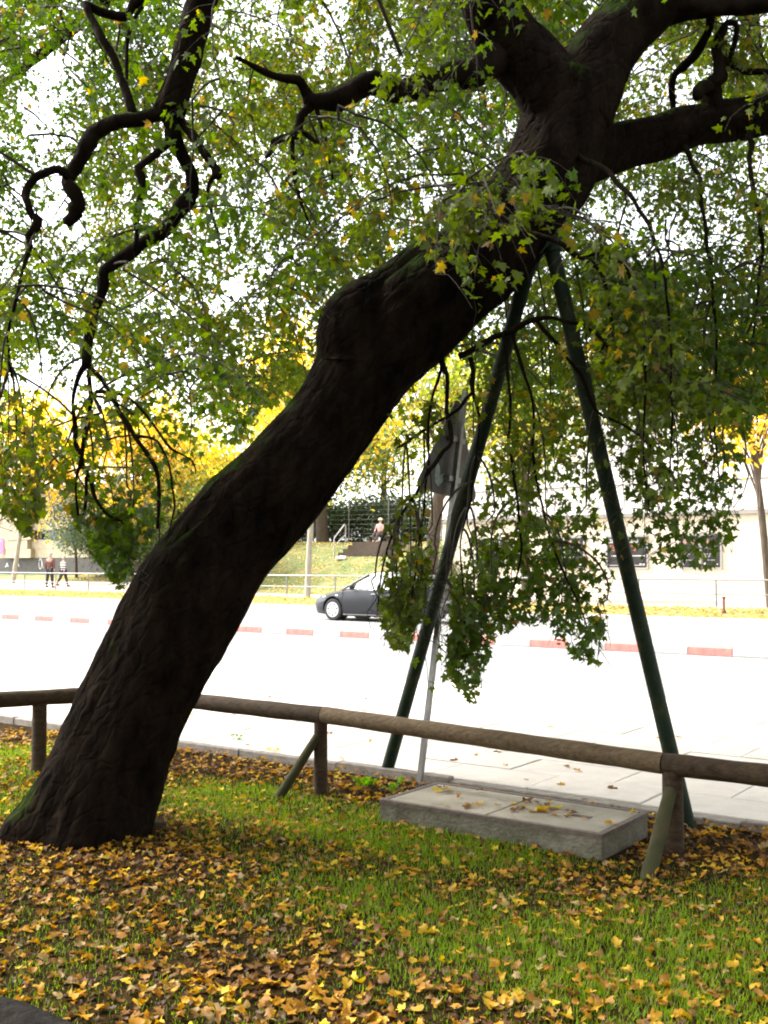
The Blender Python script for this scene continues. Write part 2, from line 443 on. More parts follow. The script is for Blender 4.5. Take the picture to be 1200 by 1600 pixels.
# leaf outlines: five-lobed maple blade, stalk at the origin, tip along +y
half = [(0.13, -0.07), (0.40, -0.02), (0.26, 0.17), (0.56, 0.40), (0.42, 0.46), (0.20, 0.47), (0.17, 0.70)]
MAPLE = np.array([(0, 0)] + half + [(0, 1.0)] + [(-x, y) for x, y in half[::-1]])
MAPLE_C = np.array((0, 0.30))
half_s = [(0.36, 0.0), (0.24, 0.2), (0.5, 0.45), (0.18, 0.5)]
SIMPLE = np.array([(0, 0)] + half_s + [(0, 1.0)] + [(-x, y) for x, y in half_s[::-1]])
def leaf_cloud(P, T, Nn, S, outline, centre, cup=0.14):
    """P base points, T tip directions, Nn blade normals, S sizes -> V, tris"""
    k = len(outline); L = len(P)
    Nn = Nn - T * (Nn * T).sum(1)[:, None]; Nn /= np.linalg.norm(Nn, axis=1)[:, None] + 1e-9
    B = np.cross(T, Nn)
    o = np.vstack([outline, centre])
    z = -cup * (np.abs(o[:, 0]) * 1.2 + 0.35 * np.maximum(o[:, 1] - 0.5, 0)); z[-1] += 0.04
    wf = rng.uniform(0.72, 1.12, L)[:, None, None]; cf = rng.uniform(-0.3, 2.4, L)[:, None, None]; tw_ = rng.normal(0, 0.22, L)[:, None, None]
    zz = z[None, :, None] * cf + tw_ * (o[:, 0] * o[:, 1])[None, :, None]
    V = P[:, None] + S[:, None, None] * (wf * o[None, :, 0, None] * B[:, None] + o[None, :, 1, None] * T[:, None] + zz * Nn[:, None])
    base = (np.arange(L) * (k + 1))[:, None, None]
    fan = np.array([(i, (i + 1) % k, k) for i in range(k)])[None]
    return V.reshape(-1, 3), (base + fan).reshape(-1, 3)
def unit(a):
    return a / (np.linalg.norm(a, axis=-1)[..., None] + 1e-9)

def vnoise(x, y, s, seed=0.0):                       # smooth value, about -1..1
    x = np.asarray(x, float) * s; y = np.asarray(y, float) * s
    return (np.sin(x * 1.7 + 1.3 * np.sin(y * 1.1 + seed) + seed) + np.sin(y * 1.9 + 1.1 * np.sin(x * 1.3 - seed) + 2 * seed) + np.sin((x + y) * 1.2 + seed * 3.1)) / 3

# ================================================================== GROUND AND ROAD
ground = link('ground', np_mesh('ground', [(-1500, -1500, -0.7), (1500, -1500, -0.7), (1500, 1500, -0.7), (-1500, 1500, -0.7)], None, [(0, 1, 2, 3)]), M['ground'])
tag(ground, kind='structure')

TRUNK0 = onz(128, 1320); TRUNK0 = Vector((TRUNK0.x - 0.02, TRUNK0.y + 0.33, 0))
def lawn_z(x, y):
    x = np.asarray(x, float); y = np.asarray(y, float)
    u, n = un(x, y)
    z = 0.028 * vnoise(x, y, 1.3, 0.7) + 0.012 * vnoise(x, y, 4.1, 2.0)
    z = z * (1 - sstep(5.2, 5.9, n)) - 0.012 * sstep(5.4, 5.9, n)
    d2 = (x - TRUNK0.x) ** 2 + (y - TRUNK0.y) ** 2
    return z * (1 - np.exp(-d2 / 0.5)) + 0.03 * np.exp(-d2 / 0.5)
def grid_mesh(name, u0, u1, n0, n1, st, zf, m, stn=None):
    us = np.arange(u0, u1 + st * 0.5, st); ns = np.arange(n0, n1 + (stn or st) * 0.5, stn or st); ns[-1] = n1
    Ug, Ng = np.meshgrid(us, ns, indexing='ij')
    X = Ug * UX + Ng * NX; Y = Ug * UY + Ng * NY
    V = np.stack([X, Y, zf(X, Y, Ug, Ng)], -1).reshape(-1, 3)
    idx = np.arange(len(us) * len(ns)).reshape(len(us), len(ns))
    q = np.stack([idx[:-1, :-1], idx[:-1, 1:], idx[1:, 1:], idx[1:, :-1]], -1).reshape(-1, 4)
    return tag(link(name, np_mesh(name, V, None, q, True), m), kind='structure')
lawn = grid_mesh('lawn', -12, 18, -12, 6.30, 0.12, lambda X, Y, u, n: lawn_z(X, Y), M['soil'])

# pavement on this side: bed, slabs, lawn edging, road kerb
pave = grid_mesh('pavement', -12, 45, 6.26, 11.30, 3.0, lambda X, Y, u, n: 0 * X + 0.018, M['joint'], 5.04)
PU, PN = 0.80, 0.50
pave_meshes = []
for k in range(4):
    pave_meshes.append(MB().box(0.004, PU - 0.004, -PN + 0.004, -0.004, -0.03, 0.0, 0.004).mesh('paving_slab'))
for r_ in range(10):
    n0 = 6.29 + r_ * PN
    umin, umax = 0.2, 9.5 + 0.95 * r_
    u0 = umin + (0.4 if r_ % 2 else 0.0)
    while u0 < umax:
        z = 0.04 + random.uniform(-0.004, 0.004)
        o = link('paving_slab', random.choice(pave_meshes), M['pav'], pave)
        o.location = R(u0, n0, z); o.rotation_euler = (random.uniform(-.003, .003), random.uniform(-.003, .003), ROADROT)
        u0 += PU
pave_rest = grid_mesh('pavement_beyond', 18.7, 45, 6.29, 11.29, 4.0, lambda X, Y, u, n: 0 * X + 0.04, M['pav'], 5.0)
edge_me = MB().box(0.004, 0.996, -0.07, 0.0, -0.16, 0.0, 0.008).mesh('edging_stone')
edge = empty('lawn_edging'); tag(edge, kind='structure')
for u0 in [x * 1.0 + 3.95 for x in range(14)] + [1.95 - 1.0 * x for x in range(1, 6)] + [1.955, 2.95]:
    o = link('edging_stone', edge_me, M['edging'], edge)
    o.location = R(u0, 6.20, (0.055 if not 1.95 < u0 < 3.9 else 0.03) + random.uniform(-.008, .008)); o.rotation_euler = (0, random.uniform(-.006, .006), ROADROT + random.uniform(-.006, .006))
kerb_me = MB().box(0.004, 0.996, -0.14, 0.0, -0.2, 0.0, 0.012).mesh('kerb_stone')
kerb = empty('near_kerb'); tag(kerb, kind='structure')
for k in range(26):
    o = link('kerb_stone', kerb_me, M['edging'] if False else M['pav'], kerb); o.location = R(1 + k, 11.31, 0.045); o.rotation_euler = (0, 0, ROADROT)

def road_z(u): return -0.09 + 0.0045 * np.maximum(np.asarray(u, float) - 14, 0)
road = grid_mesh('road', -60, 160, 11.45, 30.30, 4.0, lambda X, Y, u, n: road_z(u), M['asphalt'], 18.85)
divider = empty('traffic_divider'); tag(divider, 'low kerb of alternating red and white blocks dividing the road', 'kerb')
blk = MB()
prof = [(-0.19, 0.0), (-0.17, 0.14), (-0.12, 0.17), (0.12, 0.17), (0.17, 0.14), (0.19, 0.0)]
vsb = [(0.006, y, z) for y, z in prof] + [(0.812, y, z) for y, z in prof]
blk.add(vsb, [(i, i + 1, i + 7, i + 6) for i in range(5)] + [tuple(range(5, -1, -1)), tuple(range(6, 12))])
blk_red = blk.mesh('divider_block'); blk_red.materials.append(M['redpaint'])
blk_white = blk_red.copy(); blk_white.materials.clear(); blk_white.materials.append(M['whitepaint'])
for k in range(-6, 44):
    u0 = 6.12 + 0.82 * k
    o = link('divider_block', blk_red if k % 2 == 0 else blk_white, None, divider)
    o.location = R(u0, 19.3, float(road_z(u0)) - 0.004); o.rotation_euler = (0, 0, ROADROT)

M['kerb_shade'] = mat('kerb_shade_line', (0.045, 0.042, 0.038), (0.09, 0.085, 0.078), 3, 0.9)  # dark seam and shadow line painted on the road along the kerb foot
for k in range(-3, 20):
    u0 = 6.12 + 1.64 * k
    MB().add([R(a, b, float(road_z(a)) + 0.005) for a, b in ((u0, 19.02), (u0 + 1.63, 19.02), (u0 + 1.63, 19.12), (u0, 19.12))], [(0, 1, 2, 3)]).build('kerb_shade_strip', M['kerb_shade'], divider)
def far_z(u, n):
    u = np.asarray(u, float); n = np.asarray(n, float)
    z = 0.05 + 0.0035 * np.maximum(u - 10, 0) + 0.16 * sstep(30.4, 33.6, n)
    left = sstep(36, 42, u)
    z = z + left * 0.115 * np.clip(n - 33.6, 0, 6.5)
    hill = sstep(28.2, 29.9, u) * (1 - sstep(45, 52, u))
    h = 2.65 * sstep(37.5, 48.5, n) * 0.85 + 0.15 * 2.65 * np.clip((n - 37.5) / 11, 0, 1)
    h = h + 0.05 * np.clip(n - 48.5, 0, 60)
    return z + hill * h * (1 - 0.25 * left)
farg = grid_mesh('far_verge', -60, 160, 30.45, 33.3, 1.0, lambda X, Y, u, n: far_z(u, n), M['verge'])
farp = grid_mesh('far_pavement', -60, 28, 33.3, 47.3, 1.0, lambda X, Y, u, n: far_z(u, n), M['farpav'])
farw = grid_mesh('far_walkway', 28, 160, 33.3, 37.5, 1.0, lambda X, Y, u, n: far_z(u, n), M['farpav'])
hillg = grid_mesh('hillside', 28, 148, 37.5, 110, 0.6, lambda X, Y, u, n: far_z(u, n), M['hillgrass'])
fk = empty('far_kerb'); tag(fk, kind='structure')
for k in range(60):
    u0 = 3 + k
    o = link('kerb_stone', kerb_me, M['edging'], fk); o.location = R(u0, 30.31, float(far_z(u0, 30.4)) + 0.012); o.rotation_euler = (0, 0, ROADROT)

# ================================================================== LEANING TREE
tree = empty('leaning_tree', TRUNK0)
tag(tree, 'huge dark leaning tree with mossy trunk and hanging lobed green leaves', 'tree')
TINV = Vector(TRUNK0)
def pix_path(lst):            # (x, y, depth, radius in photo pixels) -> points local to the tree, radii
    P, R_ = [], []
    for x, y, D, r in lst:
        p = at(x, y, D); P.append(tuple(p - TINV)); R_.append(r * D / F)
    return P, R_
skel = []                     # world points of wood, for joining twigs to
def flare(p, d):
    h = p[2]
    f = math.exp(-max(h, 0) / 0.22)
    a = math.atan2(d[1], d[0])
    return 1 + f * (0.10 + 0.12 * math.cos(5 * a + 0.8) + (0.16 * max(0, -d[0]) ** 3))
TR = [(104, 1372, 6.0, 92), (126, 1312, 6.0, 90), (158, 1220, 6.0, 87), (202, 1125, 6.0, 83), (243, 1040, 6.02, 83), (295, 930, 6.05, 87), (366, 830, 6.08, 81), (452, 742, 6.12, 76),
      (520, 650, 6.16, 70), (572, 565, 6.2, 77), (648, 488, 6.25, 84), (735, 420, 6.3, 76), (805, 340, 6.35, 72), (862, 262, 6.4, 72), (888, 180, 6.45, 70), (905, 130, 6.45, 62)]
P, R_ = pix_path(TR)
P = [(p[0], p[1], p[2]) for p in P]
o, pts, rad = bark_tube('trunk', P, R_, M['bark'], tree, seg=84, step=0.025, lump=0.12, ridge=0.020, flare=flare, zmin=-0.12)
trunk_pts = pts + np.array(TINV); skel.append(trunk_pts[60::4])
P, R_ = pix_path([(520, 672, 6.17, 58), (547, 610, 6.16, 66), (560, 562, 6.14, 72), (556, 525, 6.10, 67), (563, 503, 6.10, 58), (606, 480, 6.16, 54), (660, 446, 6.22, 58), (728, 398, 6.28, 52), (790, 335, 6.34, 40)])
bark_tube('burl', P, R_, M['bark'], tree, seg=40, step=0.03, lump=0.2, ridge=0.015, seedv=77)
LIMBS = [
    ('limb', [(880, 185, 6.45, 60), (845, 125, 6.4, 56), (800, 65, 6.3, 50), (765, 5, 6.2, 46), (738, -70, 6.1, 42), (660, -170, 5.9, 36), (540, -235, 5.6, 32), (420, -200, 5.4, 30), (345, -100, 5.35, 27), (322, -20, 5.3, 25), (300, 55, 5.3, 23), (284, 115, 5.3, 22), (262, 178, 5.3, 24)]),
    ('limb', [(890, 190, 6.45, 66), (925, 115, 6.5, 55), (975, 45, 6.6, 50), (1035, -15, 6.7, 46), (1110, -100, 6.9, 38), (1190, -230, 7.2, 28)]),
    ('limb', [(880, 262, 6.6, 40), (960, 232, 6.75, 38), (1030, 212, 6.8, 35), (1100, 195, 6.8, 33), (1170, 185, 6.8, 33), (1260, 168, 6.7, 30), (1380, 120, 6.5, 24)]),
    ('limb', [(790, 75, 6.3, 30), (745, 112, 6.2, 24), (700, 118, 6.1, 21), (650, 137, 6.0, 18), (610, 142, 5.95, 17), (585, 128, 5.9, 20), (555, 140, 5.9, 17), (528, 155, 5.9, 19), (505, 158, 5.9, 14), (484, 158, 5.9, 13)]),
    ('limb', [(1020, 22, 6.7, 26), (1075, 14, 6.6, 17), (1140, 10, 6.5, 15), (1230, 0, 6.4, 14), (1330, -40, 6.2, 11)]),
]
BR = [
    [(262, 180, 5.3, 18), (215, 186, 5.25, 15), (152, 204, 5.2, 15), (126, 240, 5.2, 14), (112, 275, 5.2, 13), (122, 300, 5.2, 13), (116, 325, 5.2, 15), (104, 347, 5.2, 13)],
    [(112, 282, 5.2, 9), (90, 268, 5.15, 8), (62, 270, 5.1, 8), (43, 295, 5.1, 8), (40, 322, 5.1, 8), (56, 345, 5.1, 8), (46, 372, 5.1, 6), (41, 400, 5.1, 4), (30, 450, 5.1, 3), (14, 520, 5.1, 2.5), (18, 590, 5.1, 2)],
    [(264, 185, 5.3, 13), (277, 235, 5.3, 12), (304, 290, 5.35, 13), (278, 338, 5.35, 12), (232, 384, 5.4, 11), (166, 424, 5.4, 11), (158, 465, 5.4, 10), (138, 512, 5.4, 9), (135, 572, 5.4, 8)],
    [(262, 205, 5.3, 7), (254, 238, 5.2, 7), (220, 265, 5.2, 7), (222, 292, 5.2, 6), (214, 332, 5.2, 5), (209, 392, 5.2, 4)],
    [(284, 190, 5.3, 9), (312, 228, 5.2, 8), (336, 262, 5.2, 9), (344, 276, 5.2, 8)],
    [(340, 272, 5.2, 5), (322, 292, 5.2, 4), (332, 335, 5.2, 3), (345, 380, 5.2, 2)],
    [(208, 180, 5.25, 8), (188, 120, 5.3, 7), (162, 65, 5.35, 8), (132, 9, 5.4, 8), (190, 22, 5.5, 9), (212, 14, 5.5, 9), (224, -12, 5.5, 8), (260, -80, 5.5, 8)],
    [(200, 165, 5.3, 4), (198, 60, 5.4, 4), (222, 10, 5.5, 4)],
    [(133, 572, 5.4, 7), (117, 602, 5.4, 5), (114, 665, 5.4, 5), (126, 716, 5.4, 5), (118, 760, 5.4, 3), (122, 805, 5.4, 3)],
    [(140, 575, 5.4, 6), (165, 598, 5.35, 6), (186, 645, 5.35, 6), (212, 682, 5.3, 6), (238, 722, 5.3, 5), (248, 770, 5.3, 4), (246, 825, 5.3, 3)],
    [(138, 578, 5.4, 5), (143, 632, 5.45, 5), (128, 712, 5.45, 5), (140, 752, 5.45, 5), (160, 798, 5.4, 4), (205, 818, 5.4, 3)],
    [(150, 612, 5.35, 5), (200, 622, 5.35, 4), (236, 660, 5.35, 3), (268, 700, 5.35, 3), (300, 720, 5.35, 2), (306, 740, 5.35, 1.5)],
    [(212, 682, 5.3, 4), (246, 690, 5.3, 3), (264, 730, 5.3, 3), (272, 790, 5.3, 2.5), (262, 840, 5.3, 2)],
    [(135, 745, 5.45, 4), (132, 800, 5.45, 3), (126, 812, 5.45, 3)],
    [(484, 160, 5.9, 12), (472, 132, 5.85, 10), (440, 122, 5.8, 8), (405, 105, 5.7, 6), (370, 90, 5.6, 4)],
    [(486, 165, 5.9, 9), (465, 205, 5.9, 8), (432, 226, 5.85, 6), (415, 246, 5.8, 4)],
    [(466, 205, 5.9, 6), (492, 218, 5.9, 5), (505, 235, 5.9, 4)],
    [(458, 205, 5.9, 5), (460, 262, 5.9, 4), (466, 300, 5.9, 3), (484, 350, 5.9, 2)],
    [(494, 165, 5.9, 4), (506, 215, 5.95, 3), (520, 280, 6.0, 2)],
    [(1120, 185, 6.8, 20), (1108, 145, 6.75, 16), (1118, 122, 6.7, 14), (1122, 70, 6.7, 8), (1140, 35, 6.7, 6), (1150, 60, 6.7, 5), (1120, 118, 6.7, 5)],
    [(1112, 145, 6.75, 14), (1096, 142, 6.6, 12), (1090, 150, 6.5, 10)],
    [(1112, 15, 6.6, 10), (1112, 45, 6.7, 8), (1085, 85, 6.8, 8), (1050, 115, 6.9, 7), (1055, 165, 7, 5), (1040, 215, 7, 4)],
    [(1125, 90, 6.7, 7), (1165, 108, 6.6, 6), (1205, 112, 6.5, 6)],
    # wood under the crown on the right: the sprays that carry the curtain
    [(720, 555, 6.25, 12), (745, 540, 6.1, 10), (800, 515, 6.0, 9), (840, 495, 5.95, 8), (880, 500, 5.9, 6), (935, 525, 5.85, 5), (980, 590, 5.8, 4)],
    [(835, 497, 5.95, 6), (870, 540, 5.95, 6), (905, 585, 5.95, 5), (930, 640, 5.95, 5), (965, 660, 5.95, 4), (1010, 690, 5.95, 4), (1060, 760, 5.95, 3)],
    [(770, 355, 6.0, 10), (840, 365, 5.85, 9), (900, 395, 5.75, 8), (940, 430, 5.7, 7), (955, 500, 5.7, 5), (940, 545, 5.7, 4), (925, 560, 5.7, 3)],
    [(915, 400, 5.75, 6), (950, 398, 5.7, 6), (985, 430, 5.65, 6), (1005, 495, 5.65, 5), (1008, 600, 5.65, 4), (1005, 720, 5.65, 3), (1015, 800, 5.65, 2)],
    [(690, 560, 6.25, 10), (700, 590, 6.1, 7), (698, 640, 6.05, 7), (705, 690, 6.0, 6), (680, 720, 6.0, 6), (650, 770, 5.95, 5), (615, 830, 5.9, 4), (595, 900, 5.9, 3), (590, 955, 5.9, 2)],
    [(735, 560, 6.25, 9), (738, 600, 6.15, 7), (730, 622, 6.1, 6), (700, 650, 6.1, 5), (650, 680, 6.1, 4), (620, 700, 6.1, 3)],
    [(736, 600, 6.15, 5), (748, 650, 6.1, 4), (745, 700, 6.1, 3), (735, 780, 6.05, 3), (720, 850, 6.0, 2.5), (725, 930, 6.0, 2)],
    [(800, 515, 6.0, 6), (812, 560, 6.0, 5), (835, 640, 6.0, 4), (832, 700, 6.0, 4), (845, 790, 5.95, 4), (870, 870, 5.9, 3), (905, 945, 5.85, 3), (925, 1000, 5.85, 2)],
    [(785, 520, 6.0, 5), (797, 620, 6.0, 4), (795, 690, 6.0, 4), (808, 780, 5.95, 4), (815, 860, 5.95, 3), (800, 930, 5.9, 2)],
    [(690, 575, 6.2, 5), (672, 640, 6.0, 4), (668, 730, 5.9, 3), (655, 850, 5.85, 3), (640, 960, 5.8, 2)],
    [(900, 240, 6.2, 9), (950, 270, 5.9, 8), (1000, 330, 5.7, 6), (1030, 400, 5.6, 5), (1045, 500, 5.55, 4), (1050, 640, 5.5, 3), (1045, 760, 5.5, 2)],
    [(1060, 215, 6.8, 10), (1085, 260, 6.6, 7), (1100, 340, 6.4, 6), (1110, 430, 6.3, 5), (1120, 540, 6.3, 4), (1115, 650, 6.3, 3), (1125, 760, 6.3, 2)],
    [(1180, 195, 6.7, 9), (1170, 260, 6.5, 7), (1190, 360, 6.3, 6), (1185, 450, 6.2, 4), (1175, 540, 6.2, 3)],
]
for i, (nm, lst) in enumerate(LIMBS):
    P, R_ = pix_path(lst)
    o, pts, rad = bark_tube(nm, P, R_, M['branch'] if i > 2 else M['bark'], tree, seg=40 if i < 3 else 22, step=0.04, lump=0.16, ridge=0.008 if i < 3 else 0.004, seedv=3.1 * i)
    skel.append(pts[4::3] + np.array(TINV))
for i, lst in enumerate(BR):
    P, R_ = pix_path(lst)
    R_ = [r_ * (0.52 if i >= 23 else 0.66 if 8 <= i <= 13 else 0.85) for r_ in R_]
    if min(R_) > 0.0 :
        Pd, Rd = catmull(P, R_, 0.10)
        Pd[1:-1] += rng.normal(0, 1, (len(Pd) - 2, 3)) * np.minimum(Rd[1:-1] * 0.45, 0.014)[:, None]
        Rd = Rd * rng.uniform(0.86, 1.16, len(Rd))
        o, pts, rad = bark_tube('branch', list(Pd), list(Rd), M['branch'], tree, seg=10, step=0.04, lump=0.34, ridge=min(0.003, min(R_) * 0.3), seedv=1.7 * i)
        skel.append(pts[3::3] + np.array(TINV))
# limbs above and behind the camera that the photograph only implies by the shade
for i, lst in enumerate([[(738, -70, 6.1), (-0.3, 4.6, 5.6), (-1.0, 3.0, 6.0), (-1.8, 1.0, 6.0), (-2.4, -1.2, 5.6)],
                         [(1035, -15, 6.7), (2.8, 5.6, 6.0), (3.2, 3.8, 6.2), (3.4, 1.8, 6.0), (3.2, -0.8, 5.6)],
                         [(1035, -15, 6.7), (2.6, 8.0, 6.4), (3.4, 9.6, 7.0), (4.2, 11.4, 6.8)],
                         [(738, -70, 6.1), (-0.4, 7.6, 6.6), (-1.6, 8.8, 7.0), (-3.2, 10.2, 6.8), (-4.6, 11.2, 6.4)],
                         [(540, -235, 5.6), (-1.8, 6.2, 6.2), (-3.4, 6.8, 6.4), (-5.0, 7.0, 6.0)],
                         [(888, 180, 6.45), (1.2, 7.8, 5.4), (0.9, 9.2, 6.2), (0.4, 10.8, 6.4)]]):
    P = [tuple(at(*lst[0]) - TINV)] + [tuple(Vector(p) - TINV) for p in lst[1:]]
    o, pts, rad = bark_tube('limb', P, [0.13, 0.10, 0.08, 0.055, 0.03][:len(P)], M['branch'], tree, seg=14, step=0.12, lump=0.2, seedv=9 + i)
    skel.append(pts[2::2] + np.array(TINV))
SK = np.concatenate(skel)
trunk_px = np.stack(proj(trunk_pts), -1)[::6]

# ---- foliage: branchlets that carry drooping sprays, sprays that carry leaves
twigs = []                     # (points, radii)
RAW = []
LP, LT, LN, LS, LC = [], [], [], [], []      # leaves
def low_limit(x):              # how far down the crown hangs, by photo column
    xs = [-300, 0, 40, 62, 80, 140, 175, 215, 255, 285, 330, 440, 470, 560, 590, 612, 640, 668, 700, 745, 775, 800, 845, 885, 940, 955, 1000, 1060, 1110, 1150, 1160, 1175, 1300]
    ys = [800, 800, 842, 815, 760, 860, 920, 945, 850, 740, 705, 685, 620, 620, 960, 1015, 1025, 1090, 1065, 1105, 1000, 985, 975, 1028, 1048, 960, 885, 890, 895, 865, 800, 650, 640]
    return np.interp(x, xs, ys)
poles_px = [((850, 392), (602, 1212)), ((864, 385), (1075, 1300)), ((722, 640), (655, 1225))]
def seg_dist(x, y, a, b):
    ax, ay = a; bx, by = b
    t = np.clip(((x - ax) * (bx - ax) + (y - ay) * (by - ay)) / ((bx - ax) ** 2 + (by - ay) ** 2), 0, 1)
    return np.hypot(x - ax - t * (bx - ax), y - ay - t * (by - ay))
FRONT_OK = [(745, 330, 70), (800, 300, 80), (700, 380, 55), (760, 40, 45), (860, 440, 60), (587, 575, 18), (605, 640, 22), (690, 395, 40), (850, 330, 60), (930, 330, 70), (760, 450, 40), (635, 600, 30)]
BARE = [((885, 190), (965, 60), 62, 7.0), ((965, 60), (1060, -60), 52, 7.2), ((930, 240), (1090, 200), 42, 7.0), ((1090, 200), (1220, 180), 38, 7.0), ((850, 140), (770, 10), 50, 6.5), ((1060, 15), (1220, 5), 18, 6.8)]
GAPS = [(62, 195, 62), (52, 112, 30), (368, 440, 40), (245, 240, 22), (97, 640, 42), (520, 18, 44), (335, 475, 26), (150, 545, 22), (60, 565, 26), (430, 32, 26), (600, 62, 18), (242, 645, 24), (495, 565, 16), (425, 285, 24), (330, 130, 18), (500, 100, 22), (470, 300, 18), (395, 600, 14), (700, 590, 30), (690, 650, 20), (300, 420, 18), (30, 300, 20), (200, 300, 20), (230, 470, 20), (640, 300, 16), (560, 250, 18), (1080, 110, 18), (960, 120, 16), (1010, 85, 16)]
THIN = [(560, 780, 560, 820, 0.72), (930, 1170, 640, 900, 0.52), (-50, 330, 590, 800, 0.72), (780, 930, 640, 860, 0.8), (400, 615, 700, 880, 0.15)]
def keep(P):
    x, y, d = proj(P)
    ok = (y < low_limit(x)) | (d < 0.3)
    ok &= ~((d > 0.3) & (d < 4.8) & (y > -60) & (x > -80) & (x < 1280))
    # wood that the photograph shows bare of leaves
    dx = x[:, None] - trunk_px[None, :, 0]; dy = y[:, None] - trunk_px[None, :, 1]
    dist = np.hypot(dx, dy)
    j = dist.argmin(1)
    near = (dist[np.arange(len(x)), j] < 98) & (d < trunk_px[j, 2] + 0.1) & (y > -40)
    fr = np.zeros(len(x), bool)
    for a, b, r in FRONT_OK:
        fr |= np.hypot(x - a, y - b) < r
    ok &= ~near | (fr & (rng.random(len(x)) < 0.85))
    for a, b in poles_px:
        on = (seg_dist(x, y, a, b) < 21) & (d < 7.2)
        ok &= ~on | (rng.random(len(x)) < 0.10)
    for a, b, r, dm in BARE:
        on = (seg_dist(x, y, a, b) < r) & (d < dm)
        ok &= ~on | (rng.random(len(x)) < 0.42)
    for hx, hy, hr in GAPS:
        rr = np.hypot(x - hx, y - hy); an = np.arctan2(y - hy, x - hx)
        edge = 0.66 * hr * (0.8 + 0.28 * np.sin(2 * an + hx) + 0.22 * np.sin(5 * an + hy))
        ok &= ~((rr < edge) & (d < 30)) | (rng.random(len(x)) < 0.30)
    thin = np.ones(len(x))
    for x0, x1, y0, y1, pk in THIN:
        thin = np.where((x > x0) & (x < x1) & (y > y0) & (y < y1) & (d < 30), pk, thin)
    ok &= rng.random(len(x)) < thin
    ok &= ~((np.hypot(x - 705, y - 730) < 62) & (d < 7.3)) | (rng.random(len(x)) < 0.12)
    # the window under the trunk where the far bank shows, and the open strip left of the curtain
    ok &= ~((x > 400) & (x < 585) & (y > 640) & (d < 30))
    return ok
def colour(P, k):
    """green to yellow-green, with clumps turning"""
    c = np.zeros((k, 3))
    n1 = 0.5 + 0.5 * np.sin(P[:, 0] * 2.1 + 1.7 * np.sin(P[:, 2] * 1.9) + P[:, 1] * 1.3)
    n2 = rng.random(k)
    v = 0.75 * n1 + 0.25 * n2
    ga, gb = np.array((0.038, 0.082, 0.004)), np.array((0.102, 0.134, 0.006))
    v = np.clip(v + 0.3 * sstep(1.2, 2.6, P[:, 0] + TINV.x), 0, 1.3)
    c = ga + (gb - ga) * v[:, None]
    turn = (rng.random(k) < 0.022 + 0.11 * (n1 > 0.88))
    c[turn] = np.array((0.28, 0.20, 0.02)) * (0.7 + 0.5 * rng.random(turn.sum()))[:, None]
    br = rng.random(k) < 0.015
    c[br] = (0.16, 0.10, 0.02)
    return c * (0.75 + 0.5 * rng.random(k))[:, None]
def spray(p0, d0, L, nl, size, twig_r=0.0022):
    """a thin shoot drooping from p0 with nl leaves"""
    n = 5; pts = [np.array(p0, float)]; d = np.array(d0, float)
    for i in range(n - 1):
        d = d + np.array((rng.normal(0, .16), rng.normal(0, .16), -0.34)); d /= np.linalg.norm(d)
        pts.append(pts[-1] + d * L / (n - 1))
    pts = np.array(pts)
    t = rng.uniform(0.12, 1.0, nl) * (n - 1); i = np.minimum(t.astype(int), n - 2); f = (t - i)[:, None]
    b = pts[i] * (1 - f) + pts[i + 1] * f
    side = unit(rng.normal(0, 1, (nl, 3)) * (1, 1, 0.5))
    pet = rng.uniform(0.02, 0.06, nl)[:, None]
    lp = b + side * pet + np.array((0, 0, -0.012))
    T = unit(side * 0.7 + np.array((0, 0, -0.65)) + rng.normal(0, 0.3, (nl, 3)))
    Nn = unit(rng.normal(0, 1, (nl, 3)) + np.array((0, 0, 0.9)))
    RAW.append((pts, twig_r, i, lp, T, Nn, size * rng.uniform(0.5, 1.25, nl)))
def settle():
    lp = np.concatenate([r_[3] for r_ in RAW]); T = np.concatenate([r_[4] for r_ in RAW]); S = np.concatenate([r_[6] for r_ in RAW])
    ok = np.concatenate([keep(lp[a:a + 20000] + T[a:a + 20000] * S[a:a + 20000, None] * 0.8) for a in range(0, len(lp), 20000)])
    a = 0
    for pts, twig_r, i, p_, T_, N_, S_ in RAW:
        m = ok[a:a + len(p_)]; a += len(p_)
        if m.sum() < 2: continue
        last = int(max(i[m].max() + 1, 2))
        twigs.append((pts[:last + 1], np.linspace(twig_r, twig_r * 0.5, last + 1)))
        LP.append(p_[m]); LT.append(T_[m]); LN.append(N_[m]); LS.append(S_[m])
def along(pts, rad, n_spray, L, nl, size):
    seg = np.linalg.norm(np.diff(pts, axis=0), axis=1); cum = np.concatenate([[0], np.cumsum(seg)])
    for s_ in np.linspace(0.12, 1.0, n_spray):
        a = s_ * cum[-1]; i = min(np.searchsorted(cum, a, side='right') - 1, len(pts) - 2)
        f = (a - cum[i]) / max(seg[i], 1e-6); p = pts[i] * (1 - f) + pts[i + 1] * f
        d = unit(np.array((rng.normal(), rng.normal(), rng.normal() * 0.3 - 0.1)))
        spray(p, d, L * rng.uniform(0.6, 1.3), nl, size)
def branchlet(p0, d0, L, droop, n_spray, sl, nl, size, r0=0.007):
    n = 9; pts = [np.array(p0, float)]; d = unit(np.array(d0, float))
    for i in range(n - 1):
        d = unit(d + np.array((rng.normal(0, .13), rng.normal(0, .13), -droop))); pts.append(pts[-1] + d * L / (n - 1))
    pts = np.array(pts)
    ok = keep(pts)
    k = int(np.argmin(ok)) if not ok.all() else n
    if k < 4: return None
    pts = pts[:k]
    twigs.append((pts, np.linspace(r0, r0 * 0.35, k)))
    along(pts, None, max(3, int(n_spray * k / n)), sl, nl, size)
    return pts
